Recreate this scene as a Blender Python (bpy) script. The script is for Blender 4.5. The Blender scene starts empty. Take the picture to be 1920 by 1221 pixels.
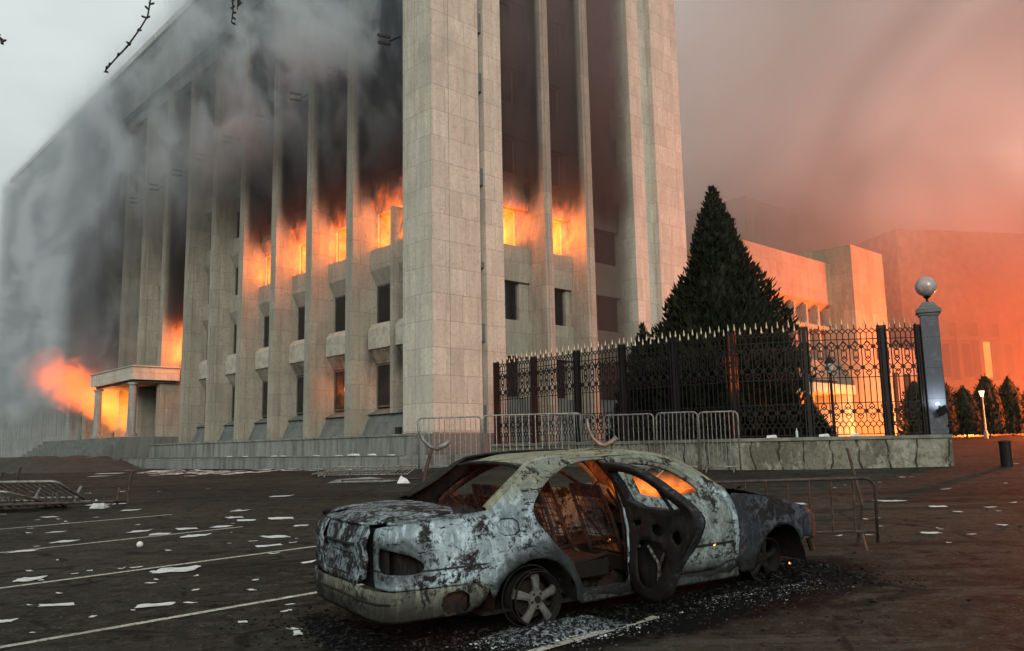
import bpy, bmesh, math, random
from mathutils import Vector, Matrix, noise
from mathutils.geometry import delaunay_2d_cdt
sc = bpy.context.scene
COL = sc.collection
R = math.radians
rnd = random.Random(7)

# ---------------------------------------------------------------- camera, world, light, exposure
cam_d = bpy.data.cameras.new('camera'); cam = bpy.data.objects.new('camera', cam_d); COL.objects.link(cam)
cam_d.sensor_width = 36.0; cam_d.lens = 1554.4 / 1920 * 36.0
cam_d.clip_start = 0.05; cam_d.clip_end = 3000
_p, _r = R(8.271), R(-1.134)
_F = Vector((0, math.cos(_p), math.sin(_p))); _R0 = Vector((1, 0, 0)); _U0 = _R0.cross(_F)
_Rx = _R0 * math.cos(_r) + _U0 * math.sin(_r); _Ux = _U0 * math.cos(_r) - _R0 * math.sin(_r)
cam.matrix_world = Matrix(((_Rx.x, _Ux.x, -_F.x, 0), (_Rx.y, _Ux.y, -_F.y, 0), (_Rx.z, _Ux.z, -_F.z, 1.627), (0, 0, 0, 1)))
sc.camera = cam

world = bpy.data.worlds.new("World"); sc.world = world; world.use_nodes = True
wt = world.node_tree; wt.nodes.clear()
def wn(t, **k):
    n = wt.nodes.new(t)
    for a, b in k.items(): setattr(n, a, b)
    return n
w_out = wn('ShaderNodeOutputWorld'); w_bg = wn('ShaderNodeBackground')
w_sky = wn('ShaderNodeTexSky', sky_type='NISHITA', sun_disc=False, sun_elevation=R(20.6), sun_rotation=R(174), air_density=1.0, dust_density=4.0, ozone_density=1.0)
w_tc = wn('ShaderNodeTexCoord'); w_n = wn('ShaderNodeTexNoise'); w_map = wn('ShaderNodeMapping')
w_map.inputs['Scale'].default_value = (1.6, 1.6, 3.0)
w_n.inputs['Scale'].default_value = 1.7; w_n.inputs['Detail'].default_value = 5
w_cr = wn('ShaderNodeValToRGB')
w_cr.color_ramp.elements[0].position = .32; w_cr.color_ramp.elements[0].color = (4.9, 5.3, 5.15, 1)
w_cr.color_ramp.elements[1].position = .68; w_cr.color_ramp.elements[1].color = (6.9, 7.5, 7.2, 1)
w_mix = wn('ShaderNodeMix', data_type='RGBA'); w_mix.inputs['Factor'].default_value = .9
L_ = wt.links.new
L_(w_tc.outputs['Generated'], w_map.inputs['Vector']); L_(w_map.outputs['Vector'], w_n.inputs['Vector'])
L_(w_n.outputs['Fac'], w_cr.inputs['Fac']); L_(w_sky.outputs['Color'], w_mix.inputs[6]); L_(w_cr.outputs['Color'], w_mix.inputs[7])
L_(w_mix.outputs[2], w_bg.inputs['Color']); w_bg.inputs['Strength'].default_value = .1
L_(w_bg.outputs['Background'], w_out.inputs['Surface'])

sun_d = bpy.data.lights.new('sun', 'SUN'); sun_d.energy = 1.5; sun_d.angle = R(22); sun_d.color = (1, .95, .85)
sun = bpy.data.objects.new('sun', sun_d); COL.objects.link(sun)
_sd = Vector((.10, -.95, .36)).normalized()      # towards the light: behind the camera
sun.rotation_euler = _sd.to_track_quat('Z', 'Y').to_euler()

sc.view_settings.view_transform = 'Standard'; sc.view_settings.look = 'None'
sc.view_settings.exposure = .17; sc.view_settings.gamma = 1; sc.view_settings.use_curve_mapping = False
cy = sc.cycles
cy.use_denoising = True
try: cy.denoiser = 'OPENIMAGEDENOISE'
except Exception: pass
cy.use_adaptive_sampling = True; cy.adaptive_threshold = .02
cy.max_bounces = 6; cy.diffuse_bounces = 3; cy.glossy_bounces = 3; cy.transmission_bounces = 4; cy.volume_bounces = 2
cy.transparent_max_bounces = 12; cy.volume_step_rate = 1.0; cy.volume_max_steps = 96
cy.sample_clamp_indirect = 4; cy.caustics_reflective = False; cy.caustics_refractive = False

# ---------------------------------------------------------------- helpers
def tag(o, label=None, cat=None, group=None, kind=None):
    if label: o['label'] = label
    if cat: o['category'] = cat
    if group: o['group'] = group
    if kind: o['kind'] = kind
    return o
def empty(name, loc=(0, 0, 0), rz=0, label=None, cat=None, group=None):
    o = bpy.data.objects.new(name, None); COL.objects.link(o)
    o.location = loc; o.rotation_euler = (0, 0, rz); o.empty_display_size = .2
    return tag(o, label, cat, group)
def children(o): return [c for c in bpy.data.objects if c.parent == o]
def copy_tree(o, kids=None):
    c = o.copy(); COL.objects.link(c)
    for ch in children(o):
        d = copy_tree(ch); d.parent = c
    return c
class MB:
    def __init__(s): s.v = []; s.f = []; s.smooth = False
    def add(s, vs, fs):
        n = len(s.v); s.v += [tuple(v) for v in vs]; s.f += [tuple(i + n for i in f) for f in fs]; return s
    def box(s, x0, x1, y0, y1, z0, z1):
        return s.add([(x0, y0, z0), (x1, y0, z0), (x1, y1, z0), (x0, y1, z0), (x0, y0, z1), (x1, y0, z1), (x1, y1, z1), (x0, y1, z1)],
                     [(0, 3, 2, 1), (4, 5, 6, 7), (0, 1, 5, 4), (1, 2, 6, 5), (2, 3, 7, 6), (3, 0, 4, 7)])
    def obox(s, c, ax, ay, az, hx, hy, hz):
        c = Vector(c); vs = []
        for dz in (-1, 1):
            for dx, dy in ((-1, -1), (1, -1), (1, 1), (-1, 1)):
                vs.append(c + ax * hx * dx + ay * hy * dy + az * hz * dz)
        return s.add(vs, [(0, 3, 2, 1), (4, 5, 6, 7), (0, 1, 5, 4), (1, 2, 6, 5), (2, 3, 7, 6), (3, 0, 4, 7)])
    def bar(s, a, b, w, t=None, up=(0, 0, 1)):
        a = Vector(a); b = Vector(b); d = b - a; L = d.length
        if L < 1e-6: return s
        d /= L; u = Vector(up)
        if abs(d.dot(u)) > .98: u = Vector((1, 0, 0)) if abs(d.x) < .9 else Vector((0, 1, 0))
        x = d.cross(u).normalized(); y = x.cross(d)
        return s.obox((a + b) / 2, x, y, d, w / 2, (t or w) / 2, L / 2)
    def tube(s, pts, r, n=8, caps=True):
        pts = [Vector(p) for p in pts]; rr = r if isinstance(r, (list, tuple)) else [r] * len(pts)
        base = len(s.v); pu = None
        for i, p in enumerate(pts):
            d = (pts[min(i + 1, len(pts) - 1)] - pts[max(i - 1, 0)]).normalized()
            if pu is None:
                u = Vector((0, 0, 1)) if abs(d.z) < .9 else Vector((1, 0, 0))
            else: u = pu
            x = d.cross(u).normalized(); y = x.cross(d).normalized(); pu = y
            for k in range(n):
                a = 2 * math.pi * k / n
                s.v.append(tuple(p + (x * math.cos(a) + y * math.sin(a)) * rr[i]))
        for i in range(len(pts) - 1):
            for k in range(n):
                a = base + i * n + k; b = base + i * n + (k + 1) % n
                s.f.append((a, b, b + n, a + n))
        if caps:
            s.f.append(tuple(base + k for k in range(n))[::-1]); e = base + (len(pts) - 1) * n
            s.f.append(tuple(e + k for k in range(n)))
        return s
    def lathe(s, c, prof, n=16):
        c = Vector(c); base = len(s.v)
        for r, z in prof:
            for k in range(n):
                a = 2 * math.pi * k / n; s.v.append((c.x + r * math.cos(a), c.y + r * math.sin(a), c.z + z))
        for i in range(len(prof) - 1):
            for k in range(n):
                a = base + i * n + k; b = base + i * n + (k + 1) % n
                s.f.append((a, b, b + n, a + n))
        s.f.append(tuple(base + k for k in range(n))[::-1]); e = base + (len(prof) - 1) * n
        s.f.append(tuple(e + k for k in range(n)))
        return s
    def prism(s, poly, f, t0, t1):
        # poly in 2D (convex or simple), f(a, b, t) -> point
        n = len(poly); vs = [f(a, b, t0) for a, b in poly] + [f(a, b, t1) for a, b in poly]
        return s.add(vs, [tuple(range(n))[::-1], tuple(range(n, 2 * n))] + [(i, (i + 1) % n, n + (i + 1) % n, n + i) for i in range(n)])
    def build(s, name, m, parent=None, smooth=False, bevel=0, loc=None):
        me = bpy.data.meshes.new(name); me.from_pydata(s.v, [], s.f)
        bm = bmesh.new(); bm.from_mesh(me)
        bmesh.ops.recalc_face_normals(bm, faces=bm.faces)
        if bevel: bmesh.ops.bevel(bm, geom=bm.edges[:], offset=bevel, segments=1, affect='EDGES', clamp_overlap=True)
        bm.to_mesh(me); bm.free()
        me.materials.append(m)
        if smooth:
            for p in me.polygons: p.use_smooth = True
        o = bpy.data.objects.new(name, me); COL.objects.link(o); o.parent = parent
        if loc: o.location = loc
        return o
# ---- material helpers
class NT:
    def __init__(s, name):
        s.m = bpy.data.materials.new(name); s.m.use_nodes = True; s.t = s.m.node_tree; s.t.nodes.clear()
        s.out = s.n('ShaderNodeOutputMaterial')
    def n(s, t, **k):
        n = s.t.nodes.new(t)
        for a, b in k.items(): setattr(n, a, b)
        return n
    def set(s, sock, v):
        if isinstance(v, bpy.types.NodeSocket): s.t.links.new(v, sock)
        elif isinstance(v, (tuple, list)) and len(v) == 3 and sock.type == 'RGBA': sock.default_value = (*v, 1)
        else: sock.default_value = v
    def math(s, op, a, b=0.0, c=None, clamp=False):
        n = s.n('ShaderNodeMath', operation=op, use_clamp=clamp)
        s.set(n.inputs[0], a); s.set(n.inputs[1], b)
        if c is not None: s.set(n.inputs[2], c)
        return n.outputs[0]
    def add(s, a, b): return s.math('ADD', a, b)
    def sub(s, a, b): return s.math('SUBTRACT', a, b)
    def mul(s, *a):
        r = a[0]
        for b in a[1:]: r = s.math('MULTIPLY', r, b)
        return r
    def ss(s, v, a, b):   # smoothstep from a (0) to b (1)
        n = s.n('ShaderNodeMapRange', interpolation_type='SMOOTHSTEP')
        if a > b:
            s.set(n.inputs[0], v); n.inputs[1].default_value = b; n.inputs[2].default_value = a; n.inputs[3].default_value = 1; n.inputs[4].default_value = 0
        else:
            s.set(n.inputs[0], v); n.inputs[1].default_value = a; n.inputs[2].default_value = b; n.inputs[3].default_value = 0; n.inputs[4].default_value = 1
        return n.outputs[0]
    def mix(s, f, a, b):
        n = s.n('ShaderNodeMix', data_type='RGBA'); s.set(n.inputs[0], f); s.set(n.inputs[6], a); s.set(n.inputs[7], b); return n.outputs[2]
    def obj(s): return s.n('ShaderNodeTexCoord').outputs['Object']
    def pos(s): return s.n('ShaderNodeNewGeometry').outputs['Position']
    def sep(s, v):
        n = s.n('ShaderNodeSeparateXYZ'); s.set(n.inputs[0], v); return n.outputs
    def comb(s, x, y, z):
        n = s.n('ShaderNodeCombineXYZ'); s.set(n.inputs[0], x); s.set(n.inputs[1], y); s.set(n.inputs[2], z); return n.outputs[0]
    def noise(s, v, scale, detail=4, rough=.55, dist=0.0, stretch=None):
        if stretch:
            mp = s.n('ShaderNodeMapping'); s.set(mp.inputs['Vector'], v); mp.inputs['Scale'].default_value = stretch; v = mp.outputs[0]
        n = s.n('ShaderNodeTexNoise'); s.set(n.inputs['Vector'], v); n.inputs['Scale'].default_value = scale
        n.inputs['Detail'].default_value = detail; n.inputs['Roughness'].default_value = rough; n.inputs['Distortion'].default_value = dist
        return n.outputs['Fac']
    def bump(s, hgt, st=.3, dist=.02):
        n = s.n('ShaderNodeBump'); s.set(n.inputs['Height'], hgt); n.inputs['Strength'].default_value = st; n.inputs['Distance'].default_value = dist; return n.outputs[0]
    def pbr(s, col, rough=.8, metal=0.0, normal=None, spec=None):
        b = s.n('ShaderNodeBsdfPrincipled'); s.set(b.inputs['Base Color'], col); s.set(b.inputs['Roughness'], rough); s.set(b.inputs['Metallic'], metal)
        if normal: s.set(b.inputs['Normal'], normal)
        if spec is not None: b.inputs['Specular IOR Level'].default_value = spec
        s.t.links.new(b.outputs[0], s.out.inputs['Surface']); return s.m
def plain(name, col, rough=.8, metal=0.0, var=.25, scale=3.0, bump=0.0, spec=None):
    t = NT(name); n = t.noise(t.obj(), scale, 5)
    c = t.mix(t.ss(n, .3, .7), tuple(v * (1 - var) for v in col), tuple(min(1, v * (1 + var)) for v in col))
    return t.pbr(c, rough, metal, t.bump(t.noise(t.obj(), scale * 6, 5), bump) if bump else None, spec)
M = {}

# stone cladding of the tall building: rows of slabs, joints, streaks
def stone(name, base, tile=(.95, .62), soot=None, joint=.62, streak=.35, rust=None, shift=.5):
    t = NT(name); o = t.obj(); X, Y, Z = t.sep(o)
    uv = t.comb(t.add(X, Y), Z, 0.0)
    wob = t.mul(t.sub(t.noise(o, 1.7, 2), .5), .05)
    br = t.n('ShaderNodeTexBrick', offset=shift, squash=1.0)
    t.set(br.inputs['Vector'], t.comb(t.add(t.add(X, Y), wob), t.add(Z, wob), 0.0)); br.inputs['Scale'].default_value = 1
    br.inputs['Brick Width'].default_value = tile[0]; br.inputs['Row Height'].default_value = tile[1]
    br.inputs['Mortar Size'].default_value = .011; br.inputs['Mortar Smooth'].default_value = .5; br.inputs['Bias'].default_value = 0
    t.set(br.inputs['Color1'], tuple(c * .88 for c in base)); t.set(br.inputs['Color2'], tuple(min(1, c * 1.08) for c in base))
    t.set(br.inputs['Mortar'], tuple(c * joint for c in base))
    c = br.outputs['Color']
    st = t.noise(o, 1.3, 6, .65, stretch=(2.2, 2.2, .25))
    c = t.mix(t.mul(t.ss(st, .42, .66), streak * 1.5), c, tuple(v * .38 for v in base))
    pl = t.noise(o, .45, 4, .6); c = t.mix(t.mul(t.ss(pl, .5, .7), .45), c, tuple(v * .55 for v in base))
    sp = t.noise(o, 22, 4, .8); c = t.mix(t.mul(t.ss(sp, .62, .70), .6), c, tuple(v * .35 for v in base))
    fine = t.noise(o, 9, 6, .7)
    c = t.mix(t.mul(t.ss(fine, .46, .64), .5), c, tuple(v * .62 for v in base))
    lt = t.noise(o, 3.1, 5, .6, stretch=(1, 1, .4))
    c = t.mix(t.mul(t.ss(lt, .55, .75), .4), c, tuple(min(1, v * 1.35) for v in base))
    if rust:
        c = t.mix(t.mul(t.ss(t.noise(o, .7, 4, stretch=(1.5, 1.5, .5)), .5, .75), .35), c, rust)
    if soot: c = soot(t, c, X, Y, Z)
    vk = t.ss(t.math('ABSOLUTE', t.sub(t.noise(o, .9, 4, .6, 1.5), .5)), .008, .002); c = t.mix(t.mul(vk, t.ss(fine, .4, .6), .55), c, tuple(v * .4 for v in base))
    h = t.sub(br.outputs['Fac'], 0.0)
    return t.pbr(c, .82, 0, t.bump(t.add(t.mul(h, -1.0), t.mul(fine, .3)), .5, .02))
def soot_and_smoke_dark(t, c, X, Y, Z):
    # soot stains, plus smoke darkness put into the colour, above the burning storey (z about 13 upwards) in the bays, not on the corner towers
    n = t.noise(t.obj(), .55, 5, .6, stretch=(1, 1, .45))
    up = t.ss(t.add(Z, t.mul(t.sub(n, .5), 5.0)), 12.2, 15.5)
    bayL = t.mul(t.ss(X, .10, .55), t.ss(Y, 2.0, 2.4))
    bayR = t.mul(t.ss(Y, .10, .55), t.ss(X, 4.0, 4.3), t.ss(X, 13.9, 13.6))
    farL = t.math('MAXIMUM', t.ss(Y, 19.5, 17.5), t.mul(t.ss(Y, 26.2, 26.6), t.ss(Y, 30.2, 29.8)))
    farL = t.math('MAXIMUM', farL, t.ss(Y, 38, 40))
    b = t.math('MAXIMUM', t.mul(bayL, farL), bayR)
    c = t.mix(t.mul(up, b, .96), c, (.011, .010, .0095))
    # smoke stains by the lower windows of two bays
    d = t.mul(t.ss(X, .5, 1.1), t.ss(Y, 14.5, 13.5), t.ss(Z, 7.6, 6.4), t.ss(Z, 4.5, 5.6), t.ss(Y, 2.3, 3.0))
    return t.mix(t.mul(d, t.ss(n, .38, .6), .85), c, (.02, .018, .016))
M['stone'] = stone('pale limestone slabs', (.315, .30, .245), tile=(1.1, 1.15), soot=soot_and_smoke_dark, joint=.5, streak=.22)  # darker base than the corner: smoke shade and dirt put into the colour
M['tower'] = stone('pale limestone slabs of the corner', (.505, .485, .41), tile=(.90, 1.15), streak=.16, rust=(.36, .28, .21), joint=.42, shift=.25)
M['frieze'] = stone('grey stone frieze', (.29, .31, .30), tile=(1.9, 1.1), streak=.5)
M['greystone'] = stone('dark grey granite cladding', (.14, .155, .15), tile=(1.3, 1.4), joint=.5)
M['plinth'] = stone('weathered plinth slabs', (.22, .235, .215), tile=(1.6, 1.2), streak=.6)
M['white'] = plain('whitewashed concrete', (.37, .36, .30), .8, var=.2, bump=.2)
M['dark'] = plain('unlit interior dark', (.012, .011, .011), .9)  # near-black stands in for the shade of unlit interiors and openings
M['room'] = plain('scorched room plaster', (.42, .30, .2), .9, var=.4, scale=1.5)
M['frame'] = plain('window frame metal', (.10, .085, .07), .6)
M['frame_firelit'] = plain('firelit pale frame', (.5, .42, .3), .6)  # frame colour made paler where the fire lights it
t = NT('dark window glass'); M['glass'] = t.pbr((.01, .012, .014), .12, 0, None, .5)
M['coping'] = plain('pale roof coping', (.5, .52, .5), .6)
M['iron'] = plain('black painted iron', (.010, .008, .008), .55, 0, spec=.2)
M['spike'] = plain('gilded pale tip', (.42, .36, .24), .45, .2)
M['steel'] = plain('galvanised grey tube', (.22, .22, .2), .5, .5, var=.35, scale=8)
M['rusty'] = plain('burnt rusty tube', (.05, .035, .028), .7, .2, var=.6, scale=9)
t = NT('trodden white paper'); o = t.obj(); c = t.mix(t.mul(t.ss(t.noise(o, 7, 5, .7), .48, .62), .55), (.62, .64, .63), (.25, .24, .21)); M['paper'] = t.pbr(c, .85)
M['concrete'] = plain('old concrete', (.15, .15, .125), .9, var=.35, scale=2, bump=.3)
def light(kind, loc, power, col=(1, .3, .06), size=.4, parent=None, name='fire_and_fill_light'):
    d = bpy.data.lights.new(name, kind); d.energy = power; d.color = col
    if kind == 'POINT' or kind == 'SPOT': d.shadow_soft_size = size
    if kind == 'AREA': d.size = size
    o = bpy.data.objects.new(name, d); COL.objects.link(o); o.location = loc; o.parent = parent
    return o
# ---------------------------------------------------------------- ground
def sst(x, a, b):
    t_ = min(1, max(0, (x - a) / (b - a))); return t_ * t_ * (3 - 2 * t_)
def gz(x, y):
    if y > 33:
        k = sst(x, -8, 8); yy = 33 + (y - 33) * k if y < 120 else 33 + 87 * k
    else: yy = max(y, -20)
    return .008 * max(-60, min(60, x)) * (1 if y < 60 else max(0, 1 - (y - 60) / 60)) + .027 * yy
def build_ground():
    xs = [-900, -400, -200, -120] + [-80 + 2 * i for i in range(81)] + [120, 200, 400, 900]
    ys = [-300, -100, -40, -20] + [-16 + 2 * i for i in range(70)] + [140, 200, 400, 900, 1500]
    vs = [(x, y, gz(x, y)) for y in ys for x in xs]; n = len(xs)
    fs = [(j * n + i, j * n + i + 1, (j + 1) * n + i + 1, (j + 1) * n + i) for j in range(len(ys) - 1) for i in range(n - 1)]
    t = NT('worn dark asphalt'); o = t.pos()
    big = t.noise(o, .22, 5, .6); mid = t.noise(o, 1.6, 6, .65); fine = t.noise(o, 45, 4, .7); gr = t.noise(o, 160, 2, .6)
    c = t.mix(t.ss(big, .3, .7), (.0175, .0165, .0122), (.048, .0445, .0330))
    c = t.mix(t.mul(t.ss(mid, .5, .72), .55), c, (.006, .0055, .005))
    c = t.mix(t.mul(t.ss(gr, .56, .72), .7), c, (.055, .051, .042))
    pt = t.noise(o, 5.5, 6, .7); c = t.mix(t.mul(t.ss(pt, .50, .58), .75), c, (.058, .056, .046))
    c = t.mix(t.mul(t.ss(t.noise(o, 11, 5, .75), .54, .60), .8), c, (.006, .006, .005))
    c = t.mix(t.mul(t.ss(t.noise(o, 19, 3, .7), .62, .67), .8), c, (.10, .098, .085))
    c = t.mix(t.mul(t.ss(t.noise(o, 2.7, 5, .7, 1.0), .56, .64), .8), c, (.005, .005, .0045))
    c = t.mix(t.mul(t.ss(fine, .56, .72), .5), c, (.007, .0065, .006))
    # cracks and tyre arcs
    mp = t.n('ShaderNodeMapping'); t.set(mp.inputs['Vector'], o); mp.inputs['Rotation'].default_value = (0, 0, .5); mp.inputs['Scale'].default_value = (.10, .9, 1)
    wv = t.noise(mp.outputs[0], 1.0, 5, .6, 1.2)
    c = t.mix(t.mul(t.ss(wv, .54, .64), .55), c, (.007, .007, .006))
    mp2 = t.n('ShaderNodeMapping'); t.set(mp2.inputs['Vector'], o); mp2.inputs['Rotation'].default_value = (0, 0, -.25); mp2.inputs['Scale'].default_value = (.16, 1.5, 1)
    c = t.mix(t.mul(t.ss(t.noise(mp2.outputs[0], 1.4, 6, .65, .9), .57, .66), .4), c, (.075, .072, .060))
    vo = t.n('ShaderNodeTexVoronoi', feature='DISTANCE_TO_EDGE'); t.set(vo.inputs['Vector'], o); vo.inputs['Scale'].default_value = .35
    dn = t.noise(o, 3, 4)
    ck = t.ss(t.add(vo.outputs['Distance'], t.mul(t.sub(dn, .5), .10)), .012, .002)
    c = t.mix(t.mul(ck, .7), c, (.007, .007, .006))
    # soot and ash spread under and round the burnt car
    X, Y, Z = t.sep(o)
    a = R(32.04); ca, sa = math.cos(a), math.sin(a)
    dx = t.sub(X, 1.05); dy = t.sub(Y, 8.2)
    u = t.add(t.mul(dx, ca), t.mul(dy, sa)); v = t.sub(t.mul(dx, sa), t.mul(dy, ca))
    rr = t.add(t.mul(u, u, 1 / 9.5), t.mul(t.math('POWER', t.math('ABSOLUTE', t.sub(v, .25)), 2.0), 1 / 1.9))
    nn = t.noise(o, 1.9, 6, .7)
    msk = t.ss(t.add(rr, t.mul(t.sub(nn, .5), 1.9)), 1.25, .72)
    c = t.mix(t.mul(msk, .95), c, (.003, .003, .003))
    ash = t.mul(t.ss(t.noise(o, 14, 6, .75), .56, .68), t.ss(t.add(rr, t.mul(t.sub(nn, .5), 1.2)), 1.0, .75))
    c = t.mix(t.mul(ash, .35), c, (.16, .165, .17))
    rgh = t.add(.72, t.mul(mid, .25))
    m = t.pbr(c, rgh, 0, t.bump(t.add(t.mul(fine, .6), t.mul(gr, .5)), .7, .012), .06)
    mb = MB(); mb.add(vs, fs)
    return tag(mb.build('ground', m, smooth=True), kind='structure')
build_ground()

# parking lines (painted): strips 8 cm wide lying 4 mm above the asphalt
t = NT('worn white line paint'); o = t.pos()
c = t.mix(t.ss(t.noise(o, 26, 6, .75), .50, .60), (.46, .45, .38), (.07, .065, .055))
M['line'] = t.pbr(t.mix(t.mul(t.ss(t.noise(o, 1.2, 4), .45, .7), .4), c, (.06, .055, .05)), .8)
def strip(a, b, w):
    mb = MB(); a = Vector((*a, 0)); b = Vector((*b, 0)); d = (b - a); L = d.length; d /= L; nrm = Vector((-d.y, d.x, 0)) * w / 2
    n = max(2, int(L / .5)); vs = []; fs = []
    for i in range(n + 1):
        p = a + d * L * i / n
        for s_ in (-1, 1):
            q = p + nrm * s_; vs.append((q.x, q.y, gz(q.x, q.y) + .004))
        if i: fs.append((2 * i - 2, 2 * i - 1, 2 * i + 1, 2 * i))
    mb.add(vs, fs); return mb
LN = [((-13.0, 12.2), (-6.88, 16.95)), ((-10.6, 9.2), (-4.66, 14.47)), ((-8.6, 6.6), (-1.3, 13.2)), ((-7.2, 3.9), (-1.0, 9.48)), ((-.9, 5.3), (1.15, 7.15)), ((-5.5, 1.5), (-3.2, 3.5))]
for i, (a, b) in enumerate(LN):
    tag(strip(a, b, .085).build('road_marking', M['line']), kind='structure')

# ---------------------------------------------------------------- the tall stone building (local X = along its right face, local Y = along its long left face)
BA = R(43.2); BC = Vector((-3.324, 34.0, 0))
BX = Vector((math.cos(BA), math.sin(BA), 0)); BY = Vector((-math.sin(BA), math.cos(BA), 0))
def bw(X, Y, Z): return BC + BX * X + BY * Y + Vector((0, 0, Z))
bld = empty('government_building', BC, BA, 'tall pale stone office block with flames and black smoke pouring from its windows', 'building')
ROOF = 32.7; TOPW = 27.2
FINS = [6.1, 9.95, 13.8, 17.8, 21.8, 25.8, 29.9, 34.0, 38.0, 42.0, 46.0]   # near edge of each fin on the long face
LEND = 77.0; SOLID = 50.0
FL = [3.85, 7.5, 11.1, 14.7, 18.3, 21.9, 25.5]                              # window sill heights
# corner towers
def grooves(mb, face, pos, z0, z1): pass
mb = MB()
mb.box(0, 2.7, .30, 1.86, 2.2, ROOF); mb.box(.30, 2.7, 0, .30, 2.2, ROOF); mb.box(0.02, .30, .02, .30, 2.2, ROOF - .4)
mb.box(-.0, .93, -.05, 0.0, 2.25, ROOF - .5)
mb.box(.96, 2.7, -.05, 0.0, 2.25, ROOF - .5)
mb.box(-.05, 0, .35, 1.05, 2.25, ROOF - .5); mb.box(-.05, 0, 1.09, 1.82, 2.25, ROOF - .5)
mb.box(.15, 2.4, 1.86, 2.25, 2.2, ROOF)
mb.box(3.05, 4.13, -.02, 3.6, 2.2, ROOF)
mb.build('corner_tower', M['tower'], bld)
# recessed slot with its windows and lintels
mb = MB()
for z0, z1 in ((2.2, 3.4), (6.2, 7.0), (9.5, 9.76), (13.3, 14.1), (17.75, 18.66), (20.65, 21.6), (25.2, 26.0), (29, ROOF)): mb.box(2.7, 3.05, .12, .6, z0, z1)  # the cream lamp high in the smoke is added to brighten it
mb.box(2.7, 3.05, .6, 1.2, 2.2, ROOF)
mb.build('slot_wall', M['greystone'], bld)
for z0, z1 in ((3.4, 6.2), (7.0, 9.5), (9.76, 13.3), (14.1, 17.75), (18.66, 20.65), (21.6, 25.2)):
    mb = MB(); mb.box(2.72, 3.03, .45, .6, z0 + .01, z1 - .01); mb.build('window', M['glass'], bld)
mb = MB()
mb.box(13.75, 14.75, -.02, 3.6, 1.2, ROOF); mb.box(14.75, 15.9, .35, 3.6, 1.2, ROOF); mb.box(15.9, 17.85, -.02, 3.6, 1.2, ROOF)
mb.box(17.88, 18.55, .05, 3.6, 1.2, ROOF); mb.box(17.6, 18.5, 3.6, 14, 1.2, ROOF)
mb.build('corner_tower', M['tower'], bld)
# grey granite base of the corner
mb = MB(); mb.box(-.12, 4.35, -.14, 2.2, .7, 2.2); mb.build('granite_base', M['greystone'], bld)
mb = MB(); mb.box(4.36, 18.7, -.14, 4, .5, 1.3); mb.build('granite_base', M['greystone'], bld)
# fins
def fin(a0, a1, side, deep=3.6, z0=2.15, z1=TOPW):
    mb = MB()
    if side == 'L':
        mb.box(.0, .34, a0, a1, z0, z1); mb.box(.34, deep, a0 + .04, a1 - .04, z0, z1)
        mb.box(-.03, .0, a0 + .2, a1 - .2, z0 + .1, z1)
    else:
        mb.box(a0, a1, .0, .34, z0, z1); mb.box(a0 + .04, a1 - .04, .34, deep, z0, z1)
        mb.box(a0 + .18, a1 - .18, -.03, 0, z0 + .1, z1)
    return mb.build('fin', M['stone'], bld)
for y in FINS: fin(y, y + .6, 'L')
mb = MB(); mb.box(.74, 1.36, 3.85, 4.07, 3.2, 12.8); mb.build('fin', M['stone'], bld)
RF = [(6.85, 7.39), (9.82, 10.41)]
for a, b in RF: fin(a, b, 'R', z0=1.2)
# bays on the long face
bays = [(2.62, 6.1)] + [(FINS[i] + .6, FINS[i + 1]) for i in range(len(FINS) - 1)] + [(FINS[-1] + .6, SOLID)]
BURN_L = {(2, 0), (2, 1), (2, 2), (2, 3), (1, 6)}
BURN_R = {(2, 0), (2, 1)}
wall = MB()
def tri_prism_L(mb, y0, y1, prof):   # prof list of (X, Z)
    mb.prism(prof, lambda a, b, t_: (a, t_, b), y0, y1)
def tri_prism_R(mb, x0, x1, prof):
    mb.prism(prof, lambda a, b, t_: (t_, a, b), x0, x1)
nwin = 0
def window(kind, a0, a1, z0, z1, burn, bare=False):
    f = MB(); d0, d1 = 1.38, 1.46; w = .07
    def bx(mb, p, q, r, s, da=d0, db=d1):
        if kind == 'L': mb.box(da, db, p, q, r, s)
        else: mb.box(p, q, da, db, r, s)
    bx(f, a0, a0 + w, z0, z1); bx(f, a1 - w, a1, z0, z1); bx(f, a0 + w, a1 - w, z0, z0 + w); bx(f, a0 + w, a1 - w, z1 - w, z1)
    m_ = (a0 + a1) / 2; bx(f, m_ - .035, m_ + .035, z0 + w, z1 - w)
    if burn: bx(f, a0 + (a1 - a0) * .25 - .03, a0 + (a1 - a0) * .25 + .03, z0 + w, z1 - w); bx(f, a0 + w, m_ - .04, z1 - .75, z1 - .69)
    fo = f.build('window', M['frame_firelit' if burn else 'frame'], bld)
    if not burn:
        g = MB(); bx(g, a0 + w, m_ - .04, z0 + w, z1 - w, 1.41, 1.43); bx(g, m_ + .04, a1 - w, z0 + w, z1 - w, 1.41, 1.43)
        g.build('pane', M['glass'], fo)
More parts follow.
